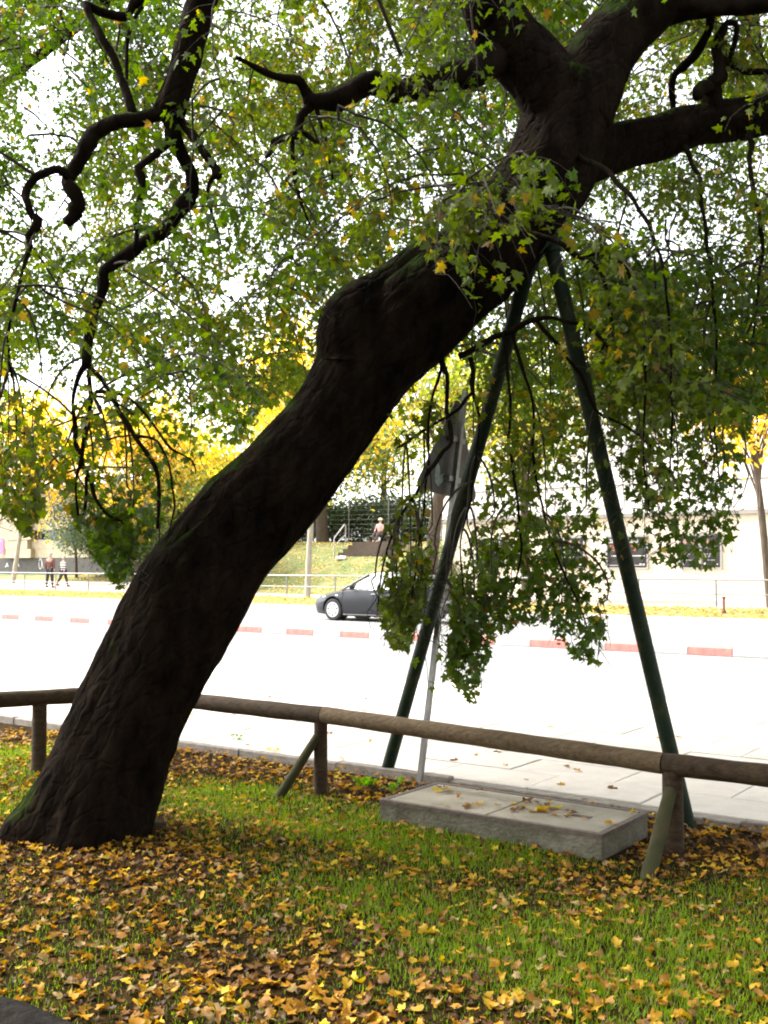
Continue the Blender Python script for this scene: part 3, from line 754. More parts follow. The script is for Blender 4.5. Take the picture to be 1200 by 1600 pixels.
# (1) leaves along the thin ends of the wood that is drawn above
for lst in BR:
    P, R_ = pix_path(lst); pts, rad = catmull(P, R_, 0.08); pts = pts + np.array(TINV)
    thin = rad < 0.024
    if thin.sum() > 4:
        q = pts[thin]
        L = np.linalg.norm(np.diff(q, axis=0), axis=1).sum()
        xm = proj(q[len(q) // 2:len(q) // 2 + 1])[0][0]
        along(q, None, int(L * (13 if xm > 560 else 7)) + 2, 0.30, 12, 0.054)
# (2) the curtain on the right: strands that hang down to the tips seen against the road
CURT = [(600, 900, 1010, 5.9), (622, 880, 1025, 5.8), (645, 860, 985, 6.1), (668, 840, 1088, 5.8), (690, 830, 1050, 6.0), (712, 830, 1040, 6.1), (745, 850, 1102, 5.8), (735, 820, 1000, 6.3), (765, 800, 985, 6.2),
        (800, 780, 985, 6.2), (830, 780, 970, 6.3), (850, 740, 960, 6.5), (885, 880, 1025, 5.9), (930, 920, 1045, 5.85), (905, 790, 950, 6.1), (650, 820, 930, 6.4), (640, 840, 950, 6.5), (660, 830, 930, 6.6), (690, 850, 1010, 6.4),
        (980, 560, 870, 6.0), (1005, 620, 880, 5.9), (1030, 560, 870, 6.2), (1060, 600, 885, 6.0), (1085, 560, 860, 6.3), (1105, 640, 890, 5.9), (1130, 650, 862, 5.9), (1145, 700, 862, 6.2), (950, 560, 800, 6.2), (920, 560, 800, 6.4), (1150, 500, 640, 6.4),
        (870, 600, 860, 6.6), (780, 600, 900, 6.8), (740, 600, 880, 6.9), (820, 560, 850, 6.9), (590, 900, 985, 5.9), (720, 900, 1060, 5.9), (630, 860, 1015, 6.0), (655, 880, 1000, 6.3), (705, 880, 1000, 6.5), (760, 880, 1000, 6.0),
        (30, 640, 838, 5.0), (12, 560, 800, 5.1), (52, 600, 800, 5.2), (72, 640, 750, 5.4), (35, 700, 835, 5.3), (20, 740, 830, 5.2), (205, 760, 940, 5.5), (190, 700, 900, 5.6), (160, 740, 880, 5.6), (225, 780, 880, 5.5), (240, 700, 840, 5.7), (212, 850, 942, 5.5)]
for x, y0, y1, D in CURT:
    p0 = np.array(at(x + rng.normal(0, 14), y0, D)); p1 = np.array(at(x, y1, D + rng.normal(0, .15)))
    n = 8; pts = p0 + (p1 - p0) * np.linspace(0, 1, n)[:, None]
    pts[1:-1] += rng.normal(0, 0.025, (n - 2, 3))
    twigs.append((pts, np.linspace(0.005, 0.0015, n)))
    L = np.linalg.norm(p1 - p0)
    along(pts, None, int(L * 18) + 4, 0.27, 11, 0.054)
    SKx = pts[:2]
    dv = (SK - pts[0]) * np.array((1, 1, 0.45)); dd = np.linalg.norm(dv, axis=1) + 5.0 * (SK[:, 2] < pts[0][2] + 0.25)
    j = dd.argmin(); a = SK[j]; tt_ = np.linspace(0, 1, 9)[:, None]
    b1 = a + (pts[0] - a) * np.array((0.55, 0.55, 0.02)); b2 = pts[0] + np.array((0, 0, 0.45 * max(a[2] - pts[0][2], 0.1)))
    cv = (1 - tt_) ** 3 * a + 3 * (1 - tt_) ** 2 * tt_ * b1 + 3 * (1 - tt_) * tt_ ** 2 * b2 + tt_ ** 3 * pts[0]
    twigs.append((cv, np.linspace(0.008, 0.005, 9)))
# (3) the body of the crown
cand = []
def add_branchlets(k, xr, yr, Dr, size, gap, nl, n_spray=11):
    got = 0; tries = 0
    while got < k and tries < k * 12:
        tries += 1
        x, y = rng.uniform(*xr), rng.uniform(*yr); D = rng.uniform(*Dr)
        p = np.array(at(x, y, D))
        dens = 0.5 + 0.5 * vnoise(p[0] + 0.3 * p[1], p[2], 1.5, 1.1)
        if rng.random() > 1.25 - gap * (1 - dens): continue
        hole = False
        for hx, hy, hr in HOLES:
            if math.hypot(x - hx, y + 45 - hy) < hr: hole = rng.random() < 0.88
        if hole: continue
        cand.append((p, size, nl, n_spray)); got += 1
HOLES = [(65, 195, 75), (55, 110, 40), (370, 440, 50), (245, 240, 32), (95, 640, 50), (250, 640, 30), (520, 20, 60), (425, 285, 40), (330, 130, 30), (500, 100, 40), (150, 540, 30), (60, 560, 30), (470, 300, 30), (690, 590, 25)]
add_branchlets(300, (-250, 470), (-160, 560), (6.0, 13.5), 0.044, 0.8, 17, 16)
add_branchlets(15, (-60, 400), (-60, 480), (4.9, 5.4), 0.048, 0.3, 9, 9)
add_branchlets(225, (420, 900), (-160, 430), (6.9, 13.5), 0.045, 0.7, 17, 16)
add_branchlets(12, (450, 780), (-40, 200), (5.2, 5.8), 0.054, 0.3, 9, 9)
add_branchlets(225, (880, 1430), (-160, 560), (5.8, 12.5), 0.048, 0.45, 15, 15)
add_branchlets(56, (640, 1000), (480, 700), (6.6, 9.0), 0.060, 0.6, 12)
add_branchlets(80, (930, 1220), (400, 620), (5.6, 9.0), 0.060, 0.4, 13, 13)
add_branchlets(36, (250, 470), (400, 600), (7.0, 11.0), 0.062, 0.3, 13, 13)
add_branchlets(34, (90, 300), (560, 740), (5.6, 9.0), 0.060, 0.5, 12)
add_branchlets(16, (-100, 70), (560, 720), (5.0, 8.0), 0.060, 0.4, 12)
add_branchlets(44, (670, 980), (210, 400), (5.2, 6.1), 0.060, 0.2, 11)
add_branchlets(8, (720, 800), (-60, 30), (5.2, 5.7), 0.060, 0.1, 10)
# overhead and behind the camera, coarser: it shades the lawn and the trunk
for k in range(60):
    x, y, z = rng.uniform(-6, 7), rng.uniform(0.5, 5.2), rng.uniform(4.3, 7.2)
    cand.append((np.array((x, y, z)), 0.11, 8, 9))
for k in range(420):  # dense foliage added out of view behind the camera to darken the trunk
    x, y, z = rng.uniform(-9, 9), rng.uniform(-6, -0.6), rng.uniform(1.9, 7.0)
    cand.append((np.array((x, y, z)), 0.17, 9, 10))
for k in range(80):
    x, y, z = rng.uniform(-11, -5.2), rng.uniform(0, 9), rng.uniform(3.6, 8.0)
    cand.append((np.array((x, y, z)), 0.14, 9, 9))
for k in range(110):
    x, y, z = rng.uniform(-7, 7.5), rng.uniform(5, 11.5), rng.uniform(6.6, 9.0)
    cand.append((np.array((x, y, z)), 0.11, 8, 9))
P0 = np.array([c[0] for c in cand])
dmin = np.linalg.norm(P0[:, None] - SK[None], axis=2).min(1)
for i in np.argsort(dmin):
    p, size, nl, ns_ = cand[i]
    j = np.linalg.norm(SK - p, axis=1).argmin(); a = SK[j]; v = p - a; dl = np.linalg.norm(v)
    d = unit(v / (dl + 1e-6) * 0.6 + rng.normal(0, .5, 3) * (1, 1, .25))
    pts = branchlet(p, d, rng.uniform(0.8, 1.3), 0.17, ns_, 0.34, nl, size)
    if pts is None: continue
    mid = (a + p) / 2 + np.array((rng.normal(0, .06), rng.normal(0, .06), 0.10 * dl))
    tr_ = np.array([a, (a + mid) / 2 + (0, 0, 0.03 * dl), mid, p])
    if dl > 0.05:
        r1 = 0.007 + 0.004 * min(dl, 2)
        twigs.append((tr_, [r1, r1 * 0.95, r1 * 0.85, 0.007]))
        if dl < 4: SK = np.vstack([SK, tr_[1:3], pts[1::3]])
settle()
tw = multi_tube('twigs', [(np.asarray(p) - np.array(TINV), r_) for p, r_ in twigs], M['twig'], tree); tag(tw, kind='stuff')
LP = np.concatenate(LP); LT = np.concatenate(LT); LN = np.concatenate(LN); LS = np.concatenate(LS); LC = colour(LP, len(LP))
LP = LP - np.array(TINV)
lx, ly, ld = proj(LP + np.array(TINV))
infr = (lx > -40) & (lx < 1240) & (ly > -40) & (ly < 1200) & (ld > 1)
# the 300 leaves that show largest are pieces of their own
score = np.where(infr, LS / ld, 0)
vis = score * (((lx > 560) & (lx < 1160) & (ly > 540)) | ((lx < 260) & (ly > 640)))       # those hanging free in front
order = np.argsort(-vis)[:300]
single = np.zeros(len(LP), bool); single[order] = True
nearm = infr & (ld < 7.0) & ~single
farm = infr & (ld < 10.0) & ~nearm & ~single
kitem = ~nearm & ~farm & ~single
V1, T1 = leaf_cloud(LP[nearm], LT[nearm], LN[nearm], LS[nearm], MAPLE, MAPLE_C)
V2, T2 = leaf_cloud(LP[farm], LT[farm], LN[farm], LS[farm], SIMPLE, MAPLE_C)
KITE = np.array([(0, 0), (0.42, 0.12), (0.48, 0.48), (0, 1.0), (-0.48, 0.48), (-0.42, 0.12)])
V3, T3 = leaf_cloud(LP[kitem], LT[kitem], LN[kitem], LS[kitem], KITE, MAPLE_C)
CV = np.concatenate([np.repeat(LC[nearm], len(MAPLE) + 1, 0), np.repeat(LC[farm], len(SIMPLE) + 1, 0), np.repeat(LC[kitem], len(KITE) + 1, 0)])
crown = link('crown', np_mesh('crown', np.concatenate([V1, V2, V3]), np.concatenate([T1, T2 + len(V1), T3 + len(V1) + len(V2)]), None, False, CV), M['leaf'], tree)
tag(crown, kind='stuff')
for i in order:
    v, t = leaf_cloud(np.zeros((1, 3)), LT[i:i + 1], LN[i:i + 1], LS[i:i + 1], MAPLE, MAPLE_C)
    link('leaf', np_mesh('leaf', v, t, None, False, np.repeat(LC[i:i + 1], len(v), 0)), M['leaf'], crown, LP[i])
print('LEAVES', len(LP), 'near', nearm.sum(), farm.sum(), kitem.sum(), 'tris', len(T1) + len(T2) + len(T3), 'twigs', len(twigs))

# ================================================================== PROPS, FENCE, SLAB, SIGN
def prop(name, px_top, D_top, foot_px, label, z0=0.0):
    foot = onz(*foot_px, z0); top = at(*px_top, D_top)
    t = empty(name, foot)
    tag(t, label, 'prop', 'green steel props under the leaning trunk')
    v = top - foot
    MB().tube([v * -0.03, v * 0.33, v * 0.66, v], 0.046, 20).build('pole', M['greensteel'], t)
    k = v.normalized()
    MB().tube([v * 0.985 - k * 0.04, v * 0.985 + k * 0.05], 0.060, 20).build('collar', M['greensteel'], t)
    MB().box(-0.11, 0.11, -0.08, 0.08, -0.012, 0.012).build('saddle_plate', M['greensteel'], t, v * 0.99, (0, -0.7, 0))
    MB().tube([k * -0.02, k * 0.05], 0.055, 20).build('foot_sleeve', M['greensteel'], t)
    return t
prop('support_prop', (832, 395), 6.42, (602, 1214), 'green steel pole propping the trunk, its foot beside the leaning sign post', -0.02)
prop('support_prop', (858, 372), 6.30, (1076, 1296), 'green steel pole propping the trunk, its foot behind the braced fence post', -0.02)

FN = 5.5
def log_along(name, a, b, r, m, parent, seg=16, flat=0.0, step=0.12):
    a = Vector(a); b = Vector(b); k = max(3, int((b - a).length / step)); pts = [a.lerp(b, i / k) for i in range(k + 1)]
    mb = MB(); mb.tube(pts, [r * (1 + 0.03 * math.sin(i * 1.7 + a.x * 9)) for i in range(k + 1)], seg)
    return mb.build(name, m, parent)
fence = empty('log_fence', R(2.09, FN))
tag(fence, 'low weathered log rail fence on braced posts beside the pavement', 'fence')
FO = Vector(fence.location)
U3 = Vector((UX, UY, 0)); N3 = Vector((NX, NY, 0))
RZ = 0.525
def fpost(u, n=FN, brace=True, r=0.06, boff=None, RZ=0.50):
    p = R(u, n) - FO
    zg = -0.12
    MB().tube([p + Vector((0, 0, zg)), p + Vector((0, 0, 0.2)), p + Vector((0, 0, RZ - 0.02))], [r * 1.03, r, r * 0.98], 18).build('post', M['fence'], fence)
    if brace:
        top = p + Vector((0, 0, RZ - 0.12)) - N3 * 0.03
        foot = boff - FO
        d = (foot - top).normalized()
        MB().tube([top, top.lerp(foot, .5), foot + d * 0.12], [r * 0.62, r * 0.68, r * 0.74], 16).build('brace', M['mosswood'], fence)
fpost(2.09, r=0.055, RZ=0.44, boff=onz(1015, 1362))
fpost(4.52, r=0.046, RZ=0.505, boff=onz(438, 1242))
fpost(-0.35, RZ=0.44, boff=R(-0.15, 4.95, 0))
CORN = Vector((-2.05, 8.12, 0)); LEFT = Vector((-3.9, 6.95, 0))
def rail(a, b, m, r=0.068):
    return log_along('rail', a - FO, b - FO, r, m, fence)
rail(R(2.13, FN, 0.452), R(-0.35, FN, 0.446), M['fence'], 0.058)
rail(R(4.49, FN, 0.520), R(2.14, FN, 0.453), M['palewood'], 0.056)
cu, cn = un(CORN.x, CORN.y)
rail(CORN + Vector((0, 0, 0.548)), R(4.50, FN, 0.516), M['fence'], 0.058)
rail(LEFT + Vector((0, 0, 0.56)), CORN + Vector((0.03, 0, 0.545)), M['fence'], 0.058)
lp = LEFT.lerp(CORN, 0.735)
lu, ln_ = un(lp.x, lp.y); fpost(lu, ln_, False, 0.054, RZ=0.53)
fpost(*un(CORN.x - 0.02, CORN.y - 0.02), False)
fpost(*un(LEFT.x + .05, LEFT.y), False)

slab_c = R(3.04, 5.43)
slab = empty('concrete_cover', slab_c, ROADROT)
tag(slab, 'low concrete access cover with rusty rim scattered with leaves', 'cover')
sl, sd, sh = 0.71, 0.31, 0.125
M['oldconcrete'] = mat('stained_concrete', (0.085, 0.078, 0.055), (0.19, 0.175, 0.135), 5, 0.95, 0.7, 60, c3=(0.13, 0.12, 0.085), spec=0.2, detail=12)
MB().box(-sl, sl, -sd, sd, -0.1, sh - 0.022).build('base', M['oldconcrete'], slab)
fr = MB()
for a in (-1, 1):
    fr.box(-sl - .004, sl + .004, a * sd - (0.028 if a > 0 else -0.0) - (0 if a > 0 else 0.004), a * sd + (0.004 if a > 0 else 0.028), sh - 0.024, sh)
    fr.box(a * sl - (0.028 if a > 0 else 0.004), a * sl + (0.004 if a > 0 else 0.028), -sd + 0.0285, sd - 0.0285, sh - 0.024, sh - 0.001)
fr.build('rim', M['rust'], slab)
MB().box(-sl + 0.032, -0.006, -sd + 0.032, sd - 0.032, sh - 0.021, sh - 0.002, 0.004).build('plate', M['concrete'], slab)
MB().box(0.006, sl - 0.032, -sd + 0.032, sd - 0.032, sh - 0.021, sh - 0.003, 0.004).build('plate', M['concrete'], slab)
MB().box(-sl + 0.20, -sl + 0.32, -0.02, 0.02, sh - 0.0035, sh + 0.001).build('lifting_slot', M['darkgap'], slab)

# traffic sign seen from behind on a leaning post
pf = onz(655, 1228); ptop = at(727, 612, 7.35)
sign = empty('traffic_sign', pf); tag(sign, 'triangular traffic sign seen from behind on a leaning square post', 'sign')
pv = ptop - pf
def sq_post(a, b, w):
    d = (b - a).normalized(); s1 = (U3 - d * U3.dot(d)).normalized() * w; s2 = d.cross(s1)
    vs_ = [p + s1 * i + s2 * j for p in (a, b) for i, j in ((-1, -1), (1, -1), (1, 1), (-1, 1))]
    return MB().add(vs_, [(0, 3, 2, 1), (4, 5, 6, 7), (0, 1, 5, 4), (1, 2, 6, 5), (2, 3, 7, 6), (3, 0, 4, 7)])
sq_post(pv * -0.04, pv, 0.017).build('post', M['steel'], sign)
sx_ = (N3 - pv.normalized() * N3.dot(pv.normalized())).normalized(); sz_ = pv.normalized(); sy_ = sx_.cross(sz_)
if sy_.dot(U3) < 0: sy_ = -sy_
sc = pv * ((at(714, 776, 7.33) - pf).length / pv.length) + sy_ * 0.05
side = 0.84; hh = side * 0.866
corners = [(-side / 2, 0), (side / 2, 0), (0, hh)]
def tri_outline(s_, rr=0.045):
    cx, cy = 0, hh / 3; out = []
    cs = [((x - cx) * s_ + cx, (y - cy) * s_ + cy) for x, y in corners]
    for i in range(3):
        p = Vector(cs[i]); a = (Vector(cs[i - 1]) - p).normalized(); b = (Vector(cs[(i + 1) % 3]) - p).normalized()
        c = p + (a + b).normalized() * rr * 2
        a0 = math.atan2(-(b.x * 0 - 1) if False else 0, 1)
        s0 = p + a * rr * 1.732; s1 = p + b * rr * 1.732
        for k in range(6):
            t = k / 5; q = s0.lerp(s1, t); q = c + (q - c).normalized() * rr
            out.append((q.x, q.y))
    return out
def sign_plate(outl, y0, y1):
    k = len(outl)
    vs_ = [sc + sx_ * x + sz_ * z + sy_ * y0 for x, z in outl] + [sc + sx_ * x + sz_ * z + sy_ * y1 for x, z in outl]
    return MB().add(vs_, [tuple(range(k)), tuple(range(2 * k - 1, k - 1, -1))] + [(i, (i + 1) % k, k + (i + 1) % k, k + i) for i in range(k)])
sign_plate(tri_outline(1.0), 0.0, 0.003).build('plate', M['signback'], sign)
sign_plate(tri_outline(0.995), 0.0035, 0.0045).build('red_border', M['redpaint'], sign)
sign_plate(tri_outline(0.72, 0.03), 0.005, 0.006).build('white_field', M['whitepaint'], sign)
for h_ in (0.12, 0.40):
    q = sc + sz_ * h_ - sy_ * 0.028
    MB().add([q + sx_ * a * 0.075 + sz_ * b * 0.018 + sy_ * c * 0.024 for a in (-1, 1) for b in (-1, 1) for c in (-1, 1)],
             [(0, 1, 3, 2), (4, 6, 7, 5), (0, 4, 5, 1), (2, 3, 7, 6), (0, 2, 6, 4), (1, 5, 7, 3)]).build('clamp', M['steel'], sign)
q = sc + sx_ * -0.13 + sz_ * 0.10 - sy_ * 0.002
M['sticker'] = mat('sticker', (0.30, 0.40, 0.38), (0.16, 0.19, 0.18), 30, 0.6)
MB().add([q + sx_ * a + sz_ * b for a, b in ((-.05, -.02), (0.0, -.05), (.06, 0.0), (.05, .05), (.01, .03), (-.01, .09), (-.045, .12), (-.06, .05))], [tuple(range(8))]).build('sticker', M['sticker'], sign)

lg = empty('old_log', (-1.45, 3.43, 0.03)); tag(lg, 'dark log lying at the near corner of the leafy lawn', 'log')
bark_tube('log', [(-0.85, 0.47, 0.05), (-0.3, 0.17, 0.06), (0.3, -0.16, 0.05), (0.85, -0.47, 0.02)], [0.095, 0.10, 0.095, 0.09], mat('dark_log', (0.012, 0.011, 0.010), (0.026, 0.023, 0.02), 8, 0.95, 0.8, 30, spec=0.02), lg, seg=28, step=0.04, lump=0.1, ridge=0.006, seedv=40)

# ================================================================== LAWN: grass blades and fallen leaves
def blob(x, y, px, r):
    p = onz(*px); return np.exp(-(((x - p.x) ** 2 + (y - p.y) ** 2) / r ** 2))
def grassy(x, y):
    g = 0.40 + 0.30 * vnoise(x, y, 2.3, 0.4) + 0.16 * vnoise(x, y, 6.0, 1.4)
    for px, r, a in [((420, 1235), .55, .7), ((560, 1285), .6, .75), ((700, 1300), .55, .75), ((820, 1345), .5, .5), ((1120, 1480), .6, .75), ((1000, 1560), .5, .6), ((700, 1480), .5, .35), ((550, 1400), .4, .4), ((40, 1170), .9, .8),
                     ((60, 1270), .5, .6), ((330, 1260), .4, .6), ((130, 1450), .55, -.10), ((250, 1520), .5, -.06), ((90, 1570), .5, -.04), ((400, 1480), .35, -.1), ((1120, 1300), .5, -.8), ((1000, 1340), .4, -.5), ((180, 1345), .35, -.7), ((800, 1590), .3, -.3)]:
        g = g + a * blob(x, y, px, r)
    u, n = un(x, y)
    g = g - 0.75 * sstep(5.25, 5.7, n)
    d2 = (x - TRUNK0.x) ** 2 + (y - TRUNK0.y) ** 2
    return g - 0.9 * np.exp(-d2 / 0.28)
def lawn_points(k, near_bias=1.0):
    y = 2.2 + (9.8 - 2.2) * rng.random(k) ** near_bias; x = (rng.random(k) * 2 - 1) * (0.46 * y + 0.7)
    u, n = un(x, y)
    ok = n < 6.16
    su, sn = u - 3.01, n - 5.43
    ok &= ~((np.abs(su) < sl + 0.02) & (np.abs(sn) < sd + 0.02))
    ok &= ((x - TRUNK0.x) ** 2 + (y - TRUNK0.y) ** 2) > 0.40 ** 2
    return x[ok], y[ok]
gx, gy = lawn_points(330000, 0.9)
g = grassy(gx, gy)
ok = rng.random(len(gx)) < np.clip(g, 0.03, 1.0)
gx, gy, g = gx[ok], gy[ok], g[ok]
k = len(gx); h = rng.uniform(0.012, 0.040, k) * np.clip(0.6 + 0.6 * g, 0.5, 1.3); w = rng.uniform(0.0012, 0.0024, k)
az = rng.random(k) * 2 * math.pi; lean = rng.uniform(0.1, 0.95, k)
bx, by = np.cos(az), np.sin(az); px_, py_ = -by, bx
z0 = lawn_z(gx, gy) - 0.003
V = np.zeros((k, 5, 3)); tt = [0, 0, 0.55, 0.55, 1.0]; ww = [1, -1, 0.8, -0.8, 0]
for i in range(5):
    off = lean * h * tt[i] ** 1.6
    V[:, i, 0] = gx + px_ * w * ww[i] + bx * off; V[:, i, 1] = gy + py_ * w * ww[i] + by * off; V[:, i, 2] = z0 + h * tt[i] * (1 - 0.25 * lean * tt[i])
b0 = (np.arange(k) * 5)[:, None]
gc = np.array((0.098, 0.205, 0.008)) + rng.random((k, 1)) * np.array((0.12, 0.08, 0.006)); dry = rng.random(k) < 0.07; gc[dry] = (0.24, 0.19, 0.08)
gme = np_mesh('grass', V.reshape(-1, 3), (b0 + np.array([[2, 3, 4]])), np.concatenate([b0 + np.array([[0, 1, 3, 2]])]), False, np.repeat(gc, 5, 0))
tag(link('grass', gme, M['grass']), 'short green grass growing in patches through the leaf litter', 'grass', kind='stuff')

DRY = [0.8 * np.array(c) for c in ((0.56, 0.33, 0.020), (0.48, 0.23, 0.018), (0.34, 0.16, 0.025), (0.20, 0.095, 0.025), (0.42, 0.29, 0.12), (0.62, 0.44, 0.03), (0.12, 0.060, 0.022))]
DRYW = [0.18, 0.20, 0.19, 0.19, 0.09, 0.05, 0.10]
# curled leaf shapes: midrib plus outline, folded and rolled
hf = [(0.13, -0.07), (0.38, -0.02), (0.27, 0.17), (0.55, 0.40), (0.40, 0.47), (0.21, 0.48), (0.18, 0.70)]
DV = [(0, 0), (0, 0.25), (0, 0.5), (0, 0.75), (0, 1.0)] + hf + [(-x, y) for x, y in hf]
def side_f(o, flip):
    f = [(0, o, 1), (o, o + 1, o + 2), (o, o + 2, 1), (1, o + 2, 2), (o + 2, o + 3, o + 4), (o + 2, o + 4, o + 5), (o + 2, o + 5, 2), (2, o + 5, 3), (o + 5, o + 6, 3), (3, o + 6, 4)]
    return [t[::-1] for t in f] if flip else f
DF = np.array(side_f(5, False) + side_f(12, True))
DV = np.array(DV) - np.array((0, 0.42))
def dry_shape():
    roll = rng.uniform(1.2, 4.2) * rng.choice((1, 1, -0.5)); bend = rng.uniform(-2.0, 2.4); skew = rng.normal(0, .9); nar = rng.uniform(0.7, 1.05)
    lob = rng.uniform(0.25, 1.0)                       # how far the lobes still show
    x, y = DV[:, 0] * nar, DV[:, 1]
    rr = np.hypot(x, y); mean = 0.42; f = np.where(rr > 0.3, mean / np.maximum(rr, 1e-3) * (1 - lob) + lob, 1.0)
    x, y = x * f, y * f
    x2 = x + 0.2 * skew * y; a = x2 * roll
    r_ = 1.0 / roll
    X = r_ * np.sin(a); Z = r_ * (1 - np.cos(a))
    b = y * bend + 1e-6; rb = 1.0 / (bend + 1e-6)
    Y = (rb - Z) * np.sin(b); Z2 = rb - (rb - Z) * np.cos(b)
    v = np.stack([X, Y, Z2], -1); v += rng.normal(0, 0.035, v.shape)
    v[:, 2] -= np.percentile(v[:, 2], 22)
    return v
SHAPES = [dry_shape() for _ in range(40)]
def rotm(az, tx, ty):
    ca, sa = np.cos(az), np.sin(az); cx, sx = np.cos(tx), np.sin(tx); cy, sy = np.cos(ty), np.sin(ty)
    Rz = np.zeros((len(az), 3, 3)); Rz[:, 0, 0] = ca; Rz[:, 0, 1] = -sa; Rz[:, 1, 0] = sa; Rz[:, 1, 1] = ca; Rz[:, 2, 2] = 1
    Rx = np.zeros_like(Rz); Rx[:, 0, 0] = 1; Rx[:, 1, 1] = cx; Rx[:, 1, 2] = -sx; Rx[:, 2, 1] = sx; Rx[:, 2, 2] = cx
    Ry = np.zeros_like(Rz); Ry[:, 1, 1] = 1; Ry[:, 0, 0] = cy; Ry[:, 0, 2] = sy; Ry[:, 2, 0] = -sy; Ry[:, 2, 2] = cy
    return Rz @ Rx @ Ry
def dry_cloud(x, y, z, S, cols):
    k = len(x); sh_ = rng.integers(0, len(SHAPES), k)
    Sv = np.array(SHAPES)[sh_]
    Rm = rotm(rng.random(k) * 6.283, rng.normal(0, .3, k), rng.normal(0, .3, k))
    V = np.einsum('kij,kvj->kvi', Rm, Sv * S[:, None, None]) + np.stack([x, y, z], -1)[:, None]
    F_ = (np.arange(k) * len(DV))[:, None, None] + DF[None]
    return V.reshape(-1, 3), F_.reshape(-1, 3), np.repeat(cols, len(DV), 0)
def dry_cols(k):
    c = np.array(DRY)[rng.choice(len(DRY), k, p=DRYW)]
    return c * (0.75 + 0.5 * rng.random((k, 1)))
dx_, dy_ = lawn_points(34000, 0.85)
dens = np.clip(0.86 - 0.40 * grassy(dx_, dy_), 0.46, 0.86)
ok = rng.random(len(dx_)) < dens * 0.72
dx_, dy_ = dx_[ok], dy_[ok]
pxx, pyy, pd = proj(np.stack([dx_, dy_, lawn_z(dx_, dy_)], -1))
inv = (pxx > 5) & (pxx < 1195) & (pyy > 800) & (pyy < 1598) & ~((pxx < 150) & (pyy > 1530))
nearest = np.argsort(np.where(inv, pd, 99))[:300]
big = np.zeros(len(dx_), bool); big[nearest] = True
rx, ry = dx_[~big], dy_[~big]
u_, n_ = un(rx, ry)
pile = sstep(5.45, 5.75, n_) * 0.03
v, f, c = dry_cloud(rx, ry, lawn_z(rx, ry) + rng.uniform(0.004, 0.022, len(rx)) + pile * rng.random(len(rx)), rng.uniform(0.028, 0.058, len(rx)), dry_cols(len(rx)))
# flat dark older leaves pressed into the soil, and drift on paving and cover
litter = [(v, f, c)]
bxx, byy = lawn_points(34000, 0.8)
ok = rng.random(len(bxx)) < np.clip(1.0 - grassy(bxx, byy), 0.05, 1) * 0.7
bxx, byy = bxx[ok], byy[ok]
litter.append(dry_cloud(bxx, byy, lawn_z(bxx, byy) + 0.003, rng.uniform(0.022, 0.055, len(bxx)), np.array((0.085, 0.042, 0.016)) * (0.35 + 1.1 * rng.random((len(bxx), 1)))))
V_, F_, C_ = [], [], []; k0 = 0
for v, f, c in litter:
    V_.append(v); F_.append(f + k0); C_.append(c); k0 += len(v)
tag(link('leaf_litter', np_mesh('leaf_litter', np.concatenate(V_), np.concatenate(F_), None, False, np.concatenate(C_)), M['dryleaf']), 'thick litter of curled yellow and brown leaves over the lawn', 'leaf litter', kind='stuff')
lv_mesh = {}
CLS = [('golden curled fallen leaf lying in the nearest strip of lawn', 'golden leaves on the nearest lawn', 0), ('orange curled fallen leaf lying in the nearest strip of lawn', 'orange leaves on the nearest lawn', 1),
       ('brown curled fallen leaf lying in the nearest strip of lawn', 'brown leaves on the nearest lawn', 2), ('dark brown withered leaf lying in the nearest strip of lawn', 'dark withered leaves on the nearest lawn', 3),
       ('pale tan curled fallen leaf lying in the nearest strip of lawn', 'tan leaves on the nearest lawn', 4), ('bright yellow curled fallen leaf lying in the nearest strip of lawn', 'yellow leaves on the nearest lawn', 5)]
for i in nearest:
    ci = int(rng.choice(6, p=np.array(DRYW[:6]) / sum(DRYW[:6]))); si = int(rng.integers(0, 40)); key = (ci, si)
    if key not in lv_mesh:
        cc = DRY[ci] * rng.uniform(0.85, 1.15)
        lv_mesh[key] = np_mesh('fallen_leaf', SHAPES[si], DF, None, False, np.repeat(cc[None], len(DV), 0))
    o = link('fallen_leaf', lv_mesh[key], M['dryleaf'])
    s_ = rng.uniform(0.038, 0.063)
    o.location = (dx_[i], dy_[i], float(lawn_z(dx_[i], dy_[i])) + rng.uniform(0.008, 0.022)); o.scale = (s_, s_, s_)
    o.rotation_euler = (rng.normal(0, .3), rng.normal(0, .3), rng.random() * 6.283)
    tag(o, CLS[ci][0], 'leaf', CLS[ci][1])
def loose(k, pos, zz, label, group, smin=0.05, smax=0.085):
    for j in range(k):
        p = pos(); ci = int(rng.choice((0, 1, 4, 5, 5, 2, 3, 3))); si = int(rng.integers(0, 40)); key = (ci, si)
        if key not in lv_mesh:
            lv_mesh[key] = np_mesh('fallen_leaf', SHAPES[si], DF, None, False, np.repeat(DRY[ci][None], len(DV), 0))
        o = link('fallen_leaf', lv_mesh[key], M['dryleaf']); s_ = rng.uniform(smin, smax)
        o.location = (p[0], p[1], zz + 0.006); o.scale = (s_, s_, s_ * 0.7); o.rotation_euler = (rng.normal(0, .15), rng.normal(0, .15), rng.random() * 6.283)
        tag(o, label, 'leaf', group)
loose(46, lambda: R(rng.uniform(1.5, 9), 6.35 + 3.6 * rng.random() ** 1.6), 0.042, 'single fallen leaf lying on the pale pavement', 'leaves strewn on the pavement')
def on_slab():
    if rng.random() < 0.7: return R(3.01 - rng.normal(0.10, 0.13), 5.43 + rng.normal(0.02, 0.09))
    return R(3.01 + rng.uniform(-.66, .66), 5.43 + rng.uniform(-.25, .25))
loose(44, on_slab, sh + 0.002, 'fallen leaf lying on top of the concrete cover', 'leaves on the concrete cover', 0.04, 0.078)
